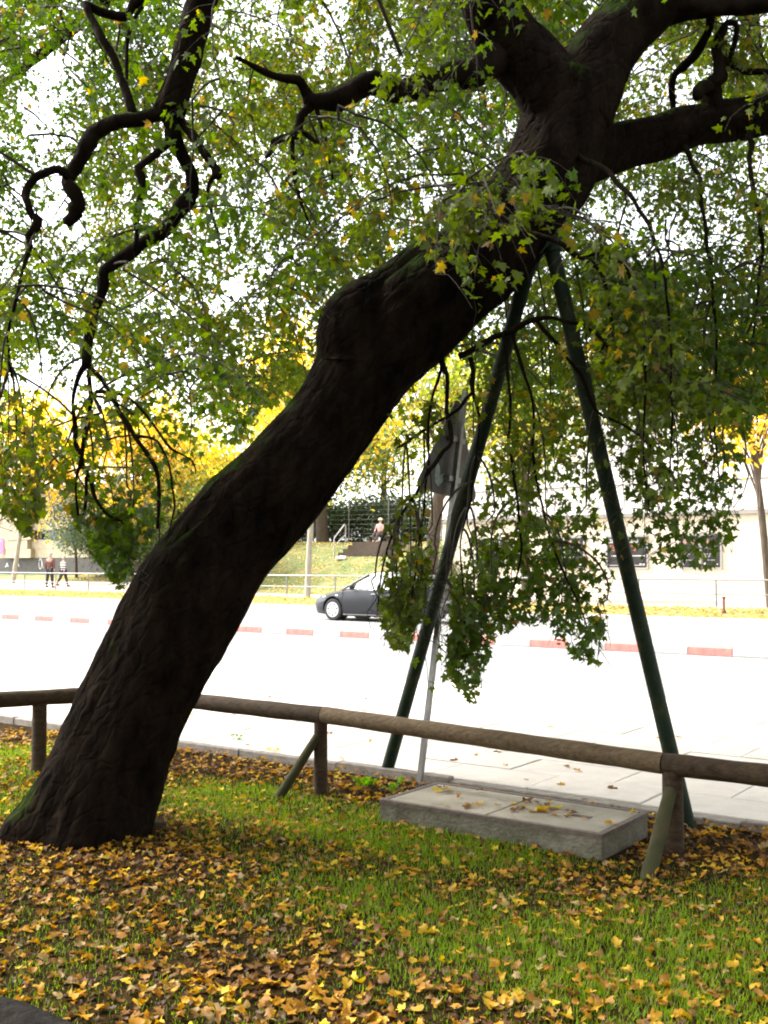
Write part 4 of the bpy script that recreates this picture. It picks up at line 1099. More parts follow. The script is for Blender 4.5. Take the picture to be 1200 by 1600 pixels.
# far verge: drift of yellow leaves
k = 6500
fu = rng.uniform(2, 60, k); fn = 30.5 + 3.1 * rng.random(k)
fX = fu * UX + fn * NX; fY = fu * UY + fn * NY
v, f, c = dry_cloud(fX, fY, far_z(fu, fn) + 0.01, rng.uniform(0.12, 0.22, k), (np.array((0.58, 0.44, 0.16)) * (0.6 + 0.6 * rng.random((k, 1)))))
k2 = 5000
gu = rng.uniform(27, 52, k2); gn = rng.uniform(37.5, 49, k2); gX = gu * UX + gn * NX; gY = gu * UY + gn * NY
v2, f2, c2 = dry_cloud(gX, gY, far_z(gu, gn) + 0.01, rng.uniform(0.10, 0.18, k2), (np.array((0.62, 0.46, 0.14)) * (0.6 + 0.6 * rng.random((k2, 1)))))
tag(link('verge_leaf_litter', np_mesh('verge_leaf_litter', np.concatenate([v, v2]), np.concatenate([f, f2 + len(v)]), None, False, np.concatenate([c, c2])), M['dryleaf']), 'drift of yellow leaves along the far verge and bank', 'leaf litter', kind='stuff')
# weeds: small leafy tufts by the edging
def tuft(px, label, k=26, s=0.05, up=0.08):
    p = onz(*px)
    pos = np.zeros((k, 3)); a = rng.random(k) * 6.283; r_ = rng.random(k) * up * 0.9
    pos[:, 0] = r_ * np.cos(a); pos[:, 1] = r_ * np.sin(a); pos[:, 2] = rng.random(k) * up
    T = unit(np.stack([np.cos(a), np.sin(a), 0.5 + rng.random(k)], -1)); Nn = unit(rng.normal(0, 1, (k, 3)) + (0, 0, 1))
    v, t = leaf_cloud(pos, T, Nn, np.full(k, s) * rng.uniform(.6, 1.2, k), SIMPLE, MAPLE_C)
    root = empty('weed', (p.x, p.y, float(lawn_z(p.x, p.y)))); tag(root, label, 'plant')
    link('leaves', np_mesh('leaves', v, t, None, False, np.repeat(np.array((0.10, 0.22, 0.02)) * rng.uniform(.7, 1.2, (k, 1)), len(SIMPLE) + 1, 0)), M['grass'], root)
    multi_tube('stems', [(np.array([(0, 0, -0.02), q * 0.6, q]), [0.002, 0.0015, 0.001]) for q in pos[:10] + (0, 0, 0.01)], M['grass'] if False else M['twig'], root)
tuft((572, 1232), 'bright green weed between the braced post and the prop foot')
tuft((618, 1240), 'bright green weed just in front of the prop foot', 18, 0.045)
tuft((372, 1164), 'small weed growing against the lawn edging', 16, 0.04, 0.10)

# ================================================================== FAR SIDE: railing, trees, hillside
def far_point(x, n, dz=0.0):
    u = px_u(x, n); return R(u, n, float(far_z(u, n)) + dz), u
rail_far = empty('pedestrian_railing', R(20, 33.5, 0)); tag(rail_far, 'galvanised two-bar railing along the far pavement', 'railing')
RO = Vector(rail_far.location)
us = np.arange(6.0, 60, 2.6)
post_me = MB().tube([(0, 0, -0.15), (0, 0, 0.92)], 0.03, 8).mesh('post')
for a in us:
    link('post', post_me, M['steel'], rail_far, R(a, 33.5, float(far_z(a, 33.5))) - RO)
for hz_ in (0.92, 0.46):
    for a, b in zip(us[:-1], us[1:]):
        MB().tube([R(a, 33.5, float(far_z(a, 33.5)) + hz_) - RO, R(b, 33.5, float(far_z(b, 33.5)) + hz_) - RO], 0.028 if hz_ > .5 else 0.02, 8).build('bar', M['steel'], rail_far)

YEL = [np.array(c) for c in ((0.62, 0.44, 0.03), (0.70, 0.50, 0.05), (0.45, 0.38, 0.04))]
YG = [np.array(c) for c in ((0.34, 0.33, 0.03), (0.20, 0.25, 0.03), (0.50, 0.40, 0.04))]
GRN = [np.array(c) for c in ((0.09, 0.15, 0.025), (0.14, 0.20, 0.035), (0.06, 0.11, 0.02))]
DGN = [np.array(c) for c in ((0.04, 0.075, 0.02), (0.06, 0.10, 0.028), (0.03, 0.055, 0.02))]
BGN = [np.array(c) for c in ((0.09, 0.14, 0.085), (0.13, 0.19, 0.12), (0.06, 0.10, 0.06))]
def far_tree(name, label, base, top, rx, rz_, cz, r_tr, barkm, pal, k=4500, ls=0.22, clumps=34, lean=(0, 0), group=None, cat='tree', low=None):
    t = empty(name, base); tag(t, label, cat, group)
    lx_, ly_ = lean
    cc = []
    while len(cc) < clumps:
        q = rng.normal(0, 1, 3); q /= np.linalg.norm(q); q *= rng.random() ** 0.45
        cc.append(np.array((q[0] * rx + lx_, q[1] * rx + ly_, cz + q[2] * rz_)))
    cc = np.array(cc)
    if r_tr > 0:
        hgt = cz + rz_ * 0.3
        bark_tube('trunk', [(0, 0, -0.2), (lx_ * .3, ly_ * .3, hgt * 0.35), (lx_ * .7, ly_ * .7, hgt * 0.7), (lx_, ly_, hgt)], [r_tr * 1.15, r_tr, r_tr * 0.75, r_tr * 0.3], barkm, t, seg=14, step=0.25, lump=0.12, seedv=base[0])
        paths = []
        for q in cc[::2]:
            f = rng.uniform(0.35, 0.8); s_ = np.array((lx_ * f, ly_ * f, hgt * f)); m_ = (s_ + q) / 2 + (0, 0, 0.2)
            paths.append((np.array([s_, m_, q]), [r_tr * .35, r_tr * .22, r_tr * .08]))
        multi_tube('branches', paths, barkm, t, 5)
    w = rng.random(clumps) + 0.5; w /= w.sum()
    ci = rng.choice(clumps, k, p=w); sc_ = min(rx, rz_) * 0.27
    P_ = cc[ci] + rng.normal(0, 1, (k, 3)) * sc_ * (1, 1, 0.8)
    cl = rng.random(clumps)
    pc = np.array(pal)[np.minimum((cl[ci] * 0.7 + rng.random(k) * 0.3) * len(pal), len(pal) - 1).astype(int)] * (0.7 + 0.6 * rng.random((k, 1)))
    T = unit(rng.normal(0, 1, (k, 3)) + (0, 0, -0.5)); Nn = unit(rng.normal(0, 1, (k, 3)))
    DI = np.array([(0, 0), (0.42, 0.35), (0.25, 0.75), (0, 1), (-0.25, 0.75), (-0.42, 0.35)])
    v, tt_ = leaf_cloud(P_, T, Nn, ls * rng.uniform(.6, 1.2, k), DI, np.array((0, .5)))
    if low is not None:
        v[:, 2] = np.maximum(v[:, 2], low)
    o = link('crown', np_mesh('crown', v, tt_, None, False, np.repeat(pc, 7, 0)), M['farleaf'], t); tag(o, kind='stuff')
    return t
def street_tree(x, n, cxy, r_px, r_tr, label, pal, barkm, k=4500, ls=0.22, rzf=0.9, lean=None, group='street trees across the road'):
    b, u = far_point(x, n); D = b.y
    cx, cy = cxy
    c = at(cx, cy, D); r_ = r_px * D / F
    return far_tree('street_tree', label, b, None, r_, r_ * rzf, c.z - b.z, r_tr, barkm, pal, k, ls, lean=(c.x - b.x, 0.0) if lean is None else lean, group=group)
street_tree(480, 34.3, (500, 610), 125, 0.115, 'slim pale trunked yellow street tree behind the railing left of the car', YEL, M['palebark'], 5200)
street_tree(668, 36.0, (712, 600), 110, 0.25, 'thick leaning street tree just left of the poster building', YG, M['brownbark'], 4200)
street_tree(822, 36.4, (815, 620), 120, 0.17, 'yellow green street tree in front of the first posters', YG, M['brownbark'], 5000)
street_tree(1203, 34.6, (1165, 610), 115, 0.11, 'thin yellow street tree in front of the blank wall at the picture edge', YEL, M['brownbark'], 3400, 0.22)
street_tree(20, 36.2, (60, 715), 105, 0.115, 'slim pale trunked yellow street tree by the magenta poster', YEL, M['palebark'], 5200, 0.26)
street_tree(215, 38.5, (215, 715), 95, 0.16, 'yellow street tree behind the hanging twigs left of the great trunk', YEL, M['brownbark'], 4800, 0.28)
# trees and shrubs of the bank
def bank(x, n, cxy, rpx, label, pal, r_tr=0.0, k=3600, ls=0.26, rzf=0.9, name='bank_tree', cat='tree', barkm=None):
    b, u = far_point(x, n); c = at(cxy[0], cxy[1], b.y); r_ = rpx * b.y / F
    return far_tree(name, label, b, None, r_, r_ * rzf, max(c.z - b.z, 0.2), r_tr, barkm or M['brownbark'], pal, k, ls, lean=(c.x - b.x, 0), low=0.0)
bank(505, 49.5, (490, 690), 95, 'stout green tree rooted at the top of the grassy bank', GRN, 0.34, 5200, 0.24)
bank(390, 50, (385, 740), 62, 'pale green tree on the bank left of the stout trunk', YG + GRN, 0.2, 3800, 0.26)
bank(440, 52, (440, 620), 75, 'tall yellow tree behind the bank', YEL, 0.2, 3800, 0.26)
bank(600, 53, (600, 700), 85, 'mixed yellow and green tree behind the wire fence', YG, 0.2, 4200, 0.26)
bank(320, 46, (320, 750), 70, 'yellow tree at the foot of the bank behind the trunk', YEL + YG, 0.18, 3800, 0.26)
bank(285, 39.4, (285, 785), 62, 'olive green tree just left of the great trunk', YG + GRN, 0.14, 4600, 0.2)
bank(120, 38.6, (115, 812), 42, 'blue green shrub beside the two walkers', BGN, 0.08, 2600, 0.16, 1.1, 'shrub', 'shrub')
bank(175, 38.8, (172, 840), 44, 'dense dark green shrub left of the great trunk', DGN, 0.08, 3200, 0.16, 1.0, 'shrub', 'shrub')
bank(235, 39.0, (235, 855), 40, 'green shrub half hidden by the great trunk', GRN, 0.08, 2600, 0.16, 1.0, 'shrub', 'shrub')
for x, w, lb in ((528, 26, 'dark hedge bush behind the wire fence beside the handrail'), (565, 30, 'dark hedge bush behind the wire fence over the steps'), (610, 30, 'dark hedge bush behind the seated person'), (650, 30, 'dark hedge bush beside the poster building'), (480, 30, 'dark hedge bush behind the stout trunk')):
    bank(x, 51.2, (x, 812), w + 4, lb, DGN, 0.05, 2600, 0.2, 1.15, 'hedge_bush', 'hedge')
b, u = far_point(470, 48.0); bank(433, 47.5, (430, 838), 22, 'low green bush at the top of the bank', GRN, 0.04, 1500, 0.16, 0.8, 'shrub', 'shrub')

# steps up the bank with handrail
su0, su1 = px_u(634, 45.5), px_u(546, 45.5)
st = empty('bank_steps', R(0, 0, 0)); st.location = R((su0 + su1) / 2, 44.7, float(far_z((su0 + su1) / 2, 44.5)) + 0.02); st.rotation_euler = (0, 0, ROADROT)
tag(st, 'flight of brown steps set into the leafy bank', 'steps')
hw = (su1 - su0) / 2
M['step'] = mat('step_timber', (0.05, 0.038, 0.028), (0.08, 0.06, 0.045), 6, 0.9)
M['tread'] = mat('step_tread', (0.34, 0.29, 0.22), (0.40, 0.34, 0.26), 6, 0.9)
for k in range(4):
    MB().box(-hw, hw, 0.20 - 0.42 * k - 0.05, 0.20 - 0.42 * k, -0.4 + 0.2 * k, 0.2 * (k + 1) + 0.01).build('riser', M['step'], st)
    MB().box(-hw, hw, -0.222 - 0.42 * k, 0.148 - 0.42 * k, -0.4 + 0.2 * k, 0.2 * (k + 1)).build('tread', M['tread'], st)
hr = empty('handrail', st.location + U3 * (hw + 0.12)); hr.rotation_euler = (0, 0, ROADROT); tag(hr, 'pale bent handrail standing at the steps on the bank', 'handrail')
MB().tube([(0, 0.4, -0.6), (0, 0.4, 0.95), (0, 0.32, 1.05), (0, -0.5, 1.75), (0, -0.6, 1.72), (0, -0.6, 0.3)], 0.035, 8).build('bar', M['whitepaint'], hr)
MB().tube([(0, 0.4, 0.55), (0, -0.6, 1.2)], 0.025, 8).build('lower_bar', M['whitepaint'], hr)
# wire fence on top of the bank
wf = empty('wire_fence', R(36, 49.6, 0)); tag(wf, 'tall wire fence with thin posts along the top of the bank', 'fence')
WO = Vector(wf.location); wu = [px_u(x, 49.6) for x in (690, 656, 607, 545, 490, 440)]
for a in wu:
    z = float(far_z(a, 49.6)); MB().tube([R(a, 49.6, z - 0.2) - WO, R(a, 49.6, z + 2.6) - WO], 0.035, 6).build('post', M['steel'], wf)
for k in range(9):
    MB().tube([R(a, 49.6, float(far_z(a, 49.6)) + 0.25 + 0.28 * k) - WO for a in np.linspace(wu[0], wu[-1], 8)], 0.012, 4).build('wire', M['steel'], wf)
pb = onn(534, 871, 44.0)
bag = empty('litter_bag', R(px_u(534, 44.0), 44.0, float(far_z(px_u(534, 44.0), 44.0)))); tag(bag, 'small white plastic bag lying on the bank below the steps', 'bag')
bm = bmesh.new(); bmesh.ops.create_icosphere(bm, subdivisions=3, radius=0.2)
for v in bm.verts:
    v.co *= 1 + 0.45 * mnoise.noise(v.co * 9); v.co.z = max(v.co.z * 0.6 + 0.08, 0.0); v.co.x *= 1.5
bme = bpy.data.meshes.new('bag'); bm.to_mesh(bme); bm.free(); link('bag_body', bme, M['whitebag'], bag)

# ================================================================== POSTER BUILDING
BN = 46.3
bu_l = px_u(692, BN); bu_r = -34.0
bld = empty('poster_building', R(20, BN, 0)); tag(bld, 'long cream clad building with dark poster cases and grey ledge', 'building')
bld.rotation_euler = (0, 0, ROADROT); BO = 20.0
bld.location = R(BO, BN, 0.0)
# local: x along u, y towards the camera, z up
zb = 0.1
MB().box(bu_r - BO, bu_l - BO, -14, -0.06, zb - 0.4, 9.6).build('wall_core', M['clad'], bld)
course = [0.1, 0.72, 1.46, 2.26, 3.06, 3.86]
pw = 2.15
pan_cache = {}
def panel(x0, x1, z0, z1, m, par, t=0.055):
    key = (round(x1 - x0, 3), round(z1 - z0, 3), m.name)
    if key not in pan_cache:
        pan_cache[key] = MB().box(0.006, x1 - x0 - 0.006, -t, 0, 0.006, z1 - z0 - 0.006).mesh('panel'); pan_cache[key].materials.append(m)
    return link('panel', pan_cache[key], None, par, (x0, 0, z0))
x = bu_l - BO
ncol = 0
while x > bu_l - BO - 2.15 * 13:
    for z0, z1 in zip(course[:-1], course[1:]):
        panel(x - pw, x, z0, z1, M['clad'], bld)
    for z0, z1 in ((4.06, 5.38), (5.44, 6.9), (6.92, 8.38), (8.5, 9.6)):
        panel(x - pw, x, z0, z1, M['cladwhite'], bld)
    x -= pw
MB().box(bu_r - BO, bu_l - BO + 0.05, -0.1, 0.14, 3.87, 4.05).build('ledge', M['ledge'], bld)
MB().box(bu_r - BO, bu_l - BO + 0.03, -0.1, 0.03, 5.385, 5.435).build('joint_strip', M['ledge'], bld)
MB().box(bu_r - BO, bu_l - BO + 0.05, -0.1, 0.06, 8.385, 8.495).build('cornice', M['ledge'], bld)
MB().box(bu_r - BO, bu_l - BO + 0.15, -14, 0.18, 9.605, 9.8).build('parapet', M['ledge'], bld)

def text_mesh(s, size):
    cu = bpy.data.curves.new('lettering', 'FONT'); cu.body = s; cu.size = size; cu.fill_mode = 'FRONT'
    o = bpy.data.objects.new('lettering', cu); COL.objects.link(o)
    dg = bpy.context.evaluated_depsgraph_get(); me = bpy.data.meshes.new_from_object(o.evaluated_get(dg))
    bpy.data.objects.remove(o); bpy.data.curves.remove(cu)
    return me
ORANGE_TEXT = text_mesh('"5.', 0.34)
def ell(cx, cz, rx, rz_, y, k=14):
    return [(cx + rx * math.cos(2 * math.pi * i / k), y, cz + rz_ * math.sin(2 * math.pi * i / k)) for i in range(k)]
def poster_case(x0, x1, kind, label, panes=2):
    """x0..x1 photo columns; two posters side by side"""
    ua, ub = px_u(x1, BN), px_u(x0, BN)          # ua < ub
    t = empty('poster_case', R((ua + ub) / 2, BN - 0.02, 1.46)); t.rotation_euler = (0, 0, ROADROT); tag(t, label, 'poster case', 'poster cases on the cream building')
    w = (ub - ua) / 2; h_ = 1.58; y1 = 0.02
    f = MB()
    f.box(-w, w, -0.015, 0.07, 0, 0.07); f.box(-w, w, -0.015, 0.07, h_ - 0.07, h_)
    f.box(-w, -w + 0.07, -0.015, 0.07, 0.071, h_ - 0.071); f.box(w - 0.07, w, -0.015, 0.07, 0.071, h_ - 0.071); f.box(-0.05, 0.05, -0.015, 0.072, 0.071, h_ - 0.071)
    f.build('frame', M['frame'], t)
    # local +x runs to the left in the picture; mirror what is printed
    for s_ in (-1, 1):
        c = s_ * w / 2; pw_ = w / 2 - 0.09
        p = MB().box(c - pw_, c + pw_, 0.0, y1, 0.09, h_ - 0.09).build('poster', M['poster'], t)
        y = y1 + 0.005
        def sheet(nm, polys, m): 
            mb = MB()
            for q in polys: mb.add(q, [tuple(range(len(q)))])
            return mb.build(nm, m, p)
        def rect(a, b, z0, z1): return [(c + a * pw_, y, z0), (c + b * pw_, y, z0), (c + b * pw_, y, z1), (c + a * pw_, y, z1)]
        if kind == 'faces':
            sheet('face_print', [ell(c + 0.5 * pw_, 1.27, 0.10, 0.13, y), ell(c - 0.45 * pw_, 1.20, 0.10, 0.13, y)], M['skinprint'])
            sheet('shirt_print', [[(c + 0.42 * pw_, y, 0.93), (c + 0.62 * pw_, y, 0.93), (c + 0.55 * pw_, y, 1.13)], [(c - 0.55 * pw_, y, 0.86), (c - 0.35 * pw_, y, 0.86), (c - 0.43 * pw_, y, 1.06)]], M['shirtprint'])
            sheet('small_print', [rect(-0.1, 0.85, 0.66, 0.685), rect(0.1, 0.85, 0.58, 0.60), rect(0.25, 0.85, 0.53, 0.55), rect(-0.6, 0.85, 0.40, 0.415), rect(0.62, 0.85, 0.17, 0.30), rect(-0.75, -0.25, 0.20, 0.25)], M['whiteprint'])
        else:
            hd = []
            for row, z0 in ((0, 1.33), (1, 1.22)):
                for q in range(7):
                    a = 0.88 - q * 0.17
                    hd.append(rect(a - 0.10, a, z0, z0 + 0.085))
            sheet('headline_print', hd, M['whiteprint'])
            o = link('lettering', ORANGE_TEXT, M['orangeprint'], p, (c + 0.8 * pw_, y, 0.86), (math.pi / 2, 0, math.pi))
            sheet('rule_print', [rect(-0.85, 0.85, 1.12, 1.13)], M['orangeprint'])
            sheet('small_print', [rect(-0.8, 0.6, 0.60, 0.64), rect(-0.8, 0.85, 0.17, 0.19), rect(-0.75, -0.2, 0.21, 0.26)], M['whiteprint'])
    g = MB().box(-w + 0.071, w - 0.071, 0.052, 0.056, 0.072, h_ - 0.072)
    g.build('glass', M['glass'], t)
M['glass'] = bpy.data.materials.new('case_glass'); M['glass'].use_nodes = True
gt = M['glass'].node_tree
for n_ in list(gt.nodes): gt.nodes.remove(n_)
go = gt.nodes.new('ShaderNodeOutputMaterial'); gtr = gt.nodes.new('ShaderNodeBsdfTransparent'); ggl = gt.nodes.new('ShaderNodeBsdfGlossy'); ggl.inputs['Roughness'].default_value = 0.05
gm = gt.nodes.new('ShaderNodeMixShader'); gm.inputs[0].default_value = 0.025
gt.links.new(gtr.outputs[0], gm.inputs[1]); gt.links.new(ggl.outputs[0], gm.inputs[2]); gt.links.new(gm.outputs[0], go.inputs[0])
poster_case(1062, 1129, 'faces', 'dark poster case with four faces below the blank wall, rightmost of four')
poster_case(948, 1014, 'text', 'dark poster case with orange lettering beside the green prop')
poster_case(851, 915, 'faces', 'dark poster case with pale faces just left of the orange lettered case')
poster_case(744, 792, 'text', 'dark poster case mostly hidden by leaves, leftmost on the cream building')

bl, u = far_point(1130, 31.9)
bo = empty('bollard', bl); tag(bo, 'short red brown post on the leafy verge below the railing', 'bollard')
MB().tube([(0, 0, -0.1), (0, 0, 0.5)], 0.035, 10).build('post', M['bollard'], bo); MB().tube([(0, 0, 0.44), (0, 0, 0.52)], 0.055, 10).build('cap', M['bollard'], bo); MB().tube([(0, 0, 0.0), (0, 0, 0.10)], 0.07, 10).build('foot', M['bollard'], bo)

# ================================================================== STONE BUILDING, far left
SN = 40.6
s_r = px_u(250, SN); s_l = px_u(-140, SN)
sb = empty('stone_building', R(s_r, SN, 0)); sb.rotation_euler = (0, 0, ROADROT); tag(sb, 'old sandstone building with dark graffiti plinth behind the walkers', 'building')
Lb = s_l - s_r
gz_ = float(far_z((s_l + s_r) / 2, SN))
def lu_(x): return px_u(x, SN) - s_r
MB().box(0, Lb, -10, -0.35, gz_ - 1.0, 6.6).build('wall_core', M['stone'], sb)
pl = MB().box(0, Lb, -0.34, 0.10, gz_ - 1.0, 2.14).build('plinth', M['plinth'], sb)
zs = [2.15, 2.72, 3.30, 3.88, 4.46, 5.04, 5.62, 6.2]
for i, (z0, z1) in enumerate(zip(zs[:-1], zs[1:])):
    x = 0.0; k = 0
    while x < Lb:
        w = min(1.5 if (i + k) % 2 else 1.1, Lb - x)
        mid = x + w / 2
        pier = lu_(55) < mid < lu_(20)
        recess = lu_(112) < mid < lu_(58) and i in (2,)
        if not recess and w > 0.1:
            o = panel(x, x + w, z0, z1, M['stone'], sb, 0.3)
            o.name = 'stone_block'; o.location.y = 0.05 + (0.30 if pier else 0) - (0.03 if i % 2 else 0)
        x += w; k += 1
MB().box(lu_(112), lu_(58), -0.345, -0.30, 3.32, 3.86).build('window_pane', M['carglass'], sb)
MB().box(-0.1, Lb + 0.1, -0.3, 0.35, 6.21, 6.5).build('cornice', M['stone'], sb)
# flat graffiti and poster on the walls
gr = MB()
def stroke(pts, wd, y):
    for a, b in zip(pts[:-1], pts[1:]):
        a = Vector((a[0], y, a[1])); b = Vector((b[0], y, b[1])); d = (b - a).normalized(); nn = Vector((-d.z, 0, d.x)) * wd
        gr.add([a - nn, b - nn, b + nn, a + nn], [(0, 1, 2, 3)])
c0 = lu_(65); c1 = lu_(30); c2 = lu_(13)
stroke([(c0 + 0.14 * math.cos(a), 1.78 + 0.32 * math.sin(a)) for a in np.linspace(0.6, 6.6, 16)], 0.022, 0.104)
stroke([(c0 - 0.15, 1.95), (c0 - 0.3, 1.5)], 0.02, 0.1045)
for cc_ in (c1, c2):
    stroke([(cc_ - 0.15, 1.60), (cc_, 1.85), (cc_ + 0.12, 1.62), (cc_ - 0.1, 1.70), (cc_ + 0.2, 1.58)], 0.025, 0.104)
gr.build('graffiti', M['whiteprint'], pl)['kind'] = 'stuff'
mp = empty('magenta_poster', R(px_u(6, SN), SN - 0.36, 2.42)); mp.rotation_euler = (0, 0, ROADROT); tag(mp, 'magenta poster with white strokes on the stone building', 'poster')
MB().box(-0.45, 0.45, -0.02, 0.0, 0, 1.0).build('sheet', M['magenta'], mp)
gr = MB(); stroke([(0.15, 0.15), (0.05, 0.55), (-0.05, 0.15)], 0.035, 0.005); stroke([(-0.2, 0.85), (0.3, 0.85)], 0.03, 0.005); stroke([(0.3, 0.2), (0.28, 0.7)], 0.03, 0.0055); gr.build('strokes', M['whiteprint'], mp)

# ================================================================== CAR
def make_car():
    fu = 20.75; L = 4.35; W = 1.78
    n_near = 24.7
    c = empty('car', R(fu - L / 2, n_near + W / 2, float(road_z(fu - 2)))); c.rotation_euler = (0, 0, ROADROT)
    tag(c, 'dark grey hatchback car on the road behind the red and white kerb', 'car')
    # local: x forward, y towards the camera side, z up
    def sect(x, zlo, zb, ztop, wlo, wmid, wtop):
        return [(x, -wlo, zlo), (x, -wmid, zlo + .18), (x, -wmid - .01, zb - .18), (x, -wmid + .02, zb - .02), (x, -wtop, ztop), (x, -wtop * .5, ztop + .02), (x, wtop * .5, ztop + .02), (x, wtop, ztop), (x, wmid - .02, zb - .02), (x, wmid + .01, zb - .18), (x, wmid, zlo + .18), (x, wlo, zlo)]
    h = L / 2
    S = [sect(h, .42, .58, .60, .45, .50, .42), sect(h - .06, .24, .64, .67, .62, .68, .55), sect(h - .25, .20, .70, .74, .76, .82, .66), sect(h - .6, .18, .78, .82, .80, .87, .70), sect(h - 1.05, .18, .87, .92, .82, .89, .72),
         sect(h - 1.35, .18, .91, .96, .82, .89, .74), sect(h - 2.2, .18, .94, .97, .82, .89, .76), sect(h - 3.2, .18, .98, 1.0, .82, .89, .76), sect(h - 3.9, .20, 1.01, 1.03, .80, .87, .74), sect(h - 4.2, .24, 1.0, 1.04, .72, .82, .70), sect(-h, .36, .92, .96, .55, .68, .58)]
    k = 12; mb = MB(); vs_ = [v for s in S for v in s]; fs = []
    for i in range(len(S) - 1):
        for j in range(k):
            fs.append((i * k + j, i * k + (j + 1) % k, (i + 1) * k + (j + 1) % k, (i + 1) * k + j))
    fs += [tuple(range(k - 1, -1, -1)), tuple(range((len(S) - 1) * k, len(S) * k))]
    mb.add(vs_, fs, True); me = mb.mesh('body')
    bmx = bmesh.new(); bmx.from_mesh(me); bmesh.ops.recalc_face_normals(bmx, faces=bmx.faces); bmx.to_mesh(me); bmx.free()
    body = link('body', me, M['carpaint'], c)
    wx = (h - .88, -h + .82); wr = 0.33
    cutters = []
    for x in wx:
        for s_ in (1, -1):
            q = MB().tube([(x, s_ * .55, wr + .02), (x, s_ * 1.2, wr + .02)], wr + .055, 28).build('cutter', None, c)
            cutters.append(q); md = body.modifiers.new('arch', 'BOOLEAN'); md.operation = 'DIFFERENCE'; md.object = q; md.solver = 'EXACT'
    sub = body.modifiers.new('sub', 'SUBSURF') if False else None
    dg = bpy.context.evaluated_depsgraph_get(); dg.update()
    nm = bpy.data.meshes.new_from_object(body.evaluated_get(dg)); body.modifiers.clear(); body.data = nm
    nm.name = 'body'
    if not nm.materials: nm.materials.append(M['carpaint'])
    for q in cutters: bpy.data.objects.remove(q)
    try: nm.shade_smooth(); nm.set_sharp_from_angle(angle=math.radians(32))
    except Exception: pass
    for x in wx:
        for s_ in (1, -1):
            MB().tube([(x, s_ * .54, wr + .02), (x, s_ * .56, wr + .02)], wr + .06, 24).build('wheel_arch_liner', M['cardark'], c)
            w_ = MB().tube([(x, s_ * .66, wr), (x, s_ * .68, wr), (x, s_ * .85, wr), (x, s_ * .872, wr)], [wr - .03, wr, wr, wr - .03], 30).build('wheel', M['tyre'], c)
            rm = MB().tube([(x, s_ * .86, wr), (x, s_ * .880, wr)], [.235, .225], 28); rm.build('rim', M['rim'], w_)
            sp_ = MB()
            for a in range(7):
                t = 2 * math.pi * a / 7 + .2; e = [(x + math.cos(t + d) * r_, s_ * .8825, wr + math.sin(t + d) * r_) for d, r_ in ((-.14, .185), (0, .205), (.14, .185), (.13, .135), (0, .115), (-.13, .135))]
                sp_.add(e if s_ < 0 else e[::-1], [tuple(range(6))])
            sp_.build('rim_slot', M['cardark'], w_)
    # greenhouse: glass hull with painted roof and pillars
    zb = .955
    G0 = [(h - 1.12, .93, .70), (h - 2.05, 1.40, .575), (h - 2.6, 1.465, .57), (h - 3.3, 1.43, .56), (h - 3.85, 1.30, .55), (h - 4.22, 1.02, .66)]
    base = [(h - 1.12, .93, .72), (h - 2.05, zb - .0, .765), (h - 2.6, zb, .77), (h - 3.3, zb + .02, .765), (h - 3.85, zb + .04, .74), (h - 4.25, 1.0, .68)]
    gl = MB(); vs_ = []
    for (x, z, w), (bx_, bz, bw) in zip(G0, base):
        vs_ += [(bx_, -bw, bz), (x, -w, z - .02), (x, -w * .6, z + .012), (x, w * .6, z + .012), (x, w, z - .02), (bx_, bw, bz)]
    fs = []
    for i in range(5):
        for j in range(5): fs.append((i * 6 + j, i * 6 + j + 1, (i + 1) * 6 + j + 1, (i + 1) * 6 + j))
    gl.add(vs_, fs, False); gl.build('window_glass', M['carwindow'], c)
    rf = MB(); vs_ = []
    for i in (1, 2, 3, 4):
        x, z, w = G0[i]; vs_ += [(x, -w - .02, z - .035), (x, -w + .01, z + .008), (x, 0, z + .038), (x, w - .01, z + .008), (x, w + .02, z - .035)]
    fs = [(i * 5 + j, i * 5 + j + 1, i * 5 + j + 6, i * 5 + j + 5) for i in range(3) for j in range(4)]
    rf.add(vs_, fs, True); rf.build('roof', M['carpaint'], c)
    for s_ in (1, -1):
        def pil(a, b, r_=.028, m='carpaint', nm_='pillar'):
            MB().tube([a, b], r_, 6).build(nm_, M[m], c)
        pil((h - 1.14, s_ * .72, .935), (h - 2.05, s_ * .59, 1.385), .035)
        pil((h - 1.55, s_ * .765, .95), (h - 1.62, s_ * .66, 1.165), .018, 'cardark')
        pil((h - 2.62, s_ * .775, .96), (h - 2.66, s_ * .575, 1.44), .035, 'cardark')
        pil((h - 3.6, s_ * .765, .98), (h - 3.45, s_ * .57, 1.39), .05)
        pil((h - 4.22, s_ * .68, 1.02), (h - 3.85, s_ * .56, 1.28), .05)
        pil((h - 1.15, s_ * .785, .935), (h - 4.1, s_ * .75, .995), .016, 'cardark', 'belt_trim')
        mr = MB().tube([(h - 1.62, s_ * .90, 1.0), (h - 1.68, s_ * .96, 1.02), (h - 1.72, s_ * 1.03, 1.02)], [.07, .09, .06], 10).build('mirror', M['cardark'], c)
        MB().tube([(h - 1.62, s_ * .84, .95), (h - 1.66, s_ * .93, 1.0)], .025, 6).build('arm', M['cardark'], mr)
        MB().tube([(h - 2.35, s_ * .902, .80), (h - 2.55, s_ * .902, .805)], .02, 6).build('door_handle', M['carpaint'], c)
        MB().tube([(h - 1.28, s_ * .84, .185), (h - 3.12, s_ * .84, .185)], .035, 6).build('sill', M['cardark'], c)
        for xa in (1.28, 2.6):
            MB().tube([(h - xa, s_ * .893, .93 if xa < 2 else .95), (h - xa + (.02 if xa < 2 else -.03), s_ * .903, .6), (h - xa + .02, s_ * .896, .3)], .006, 4).build('door_seam', M['cardark'], c)
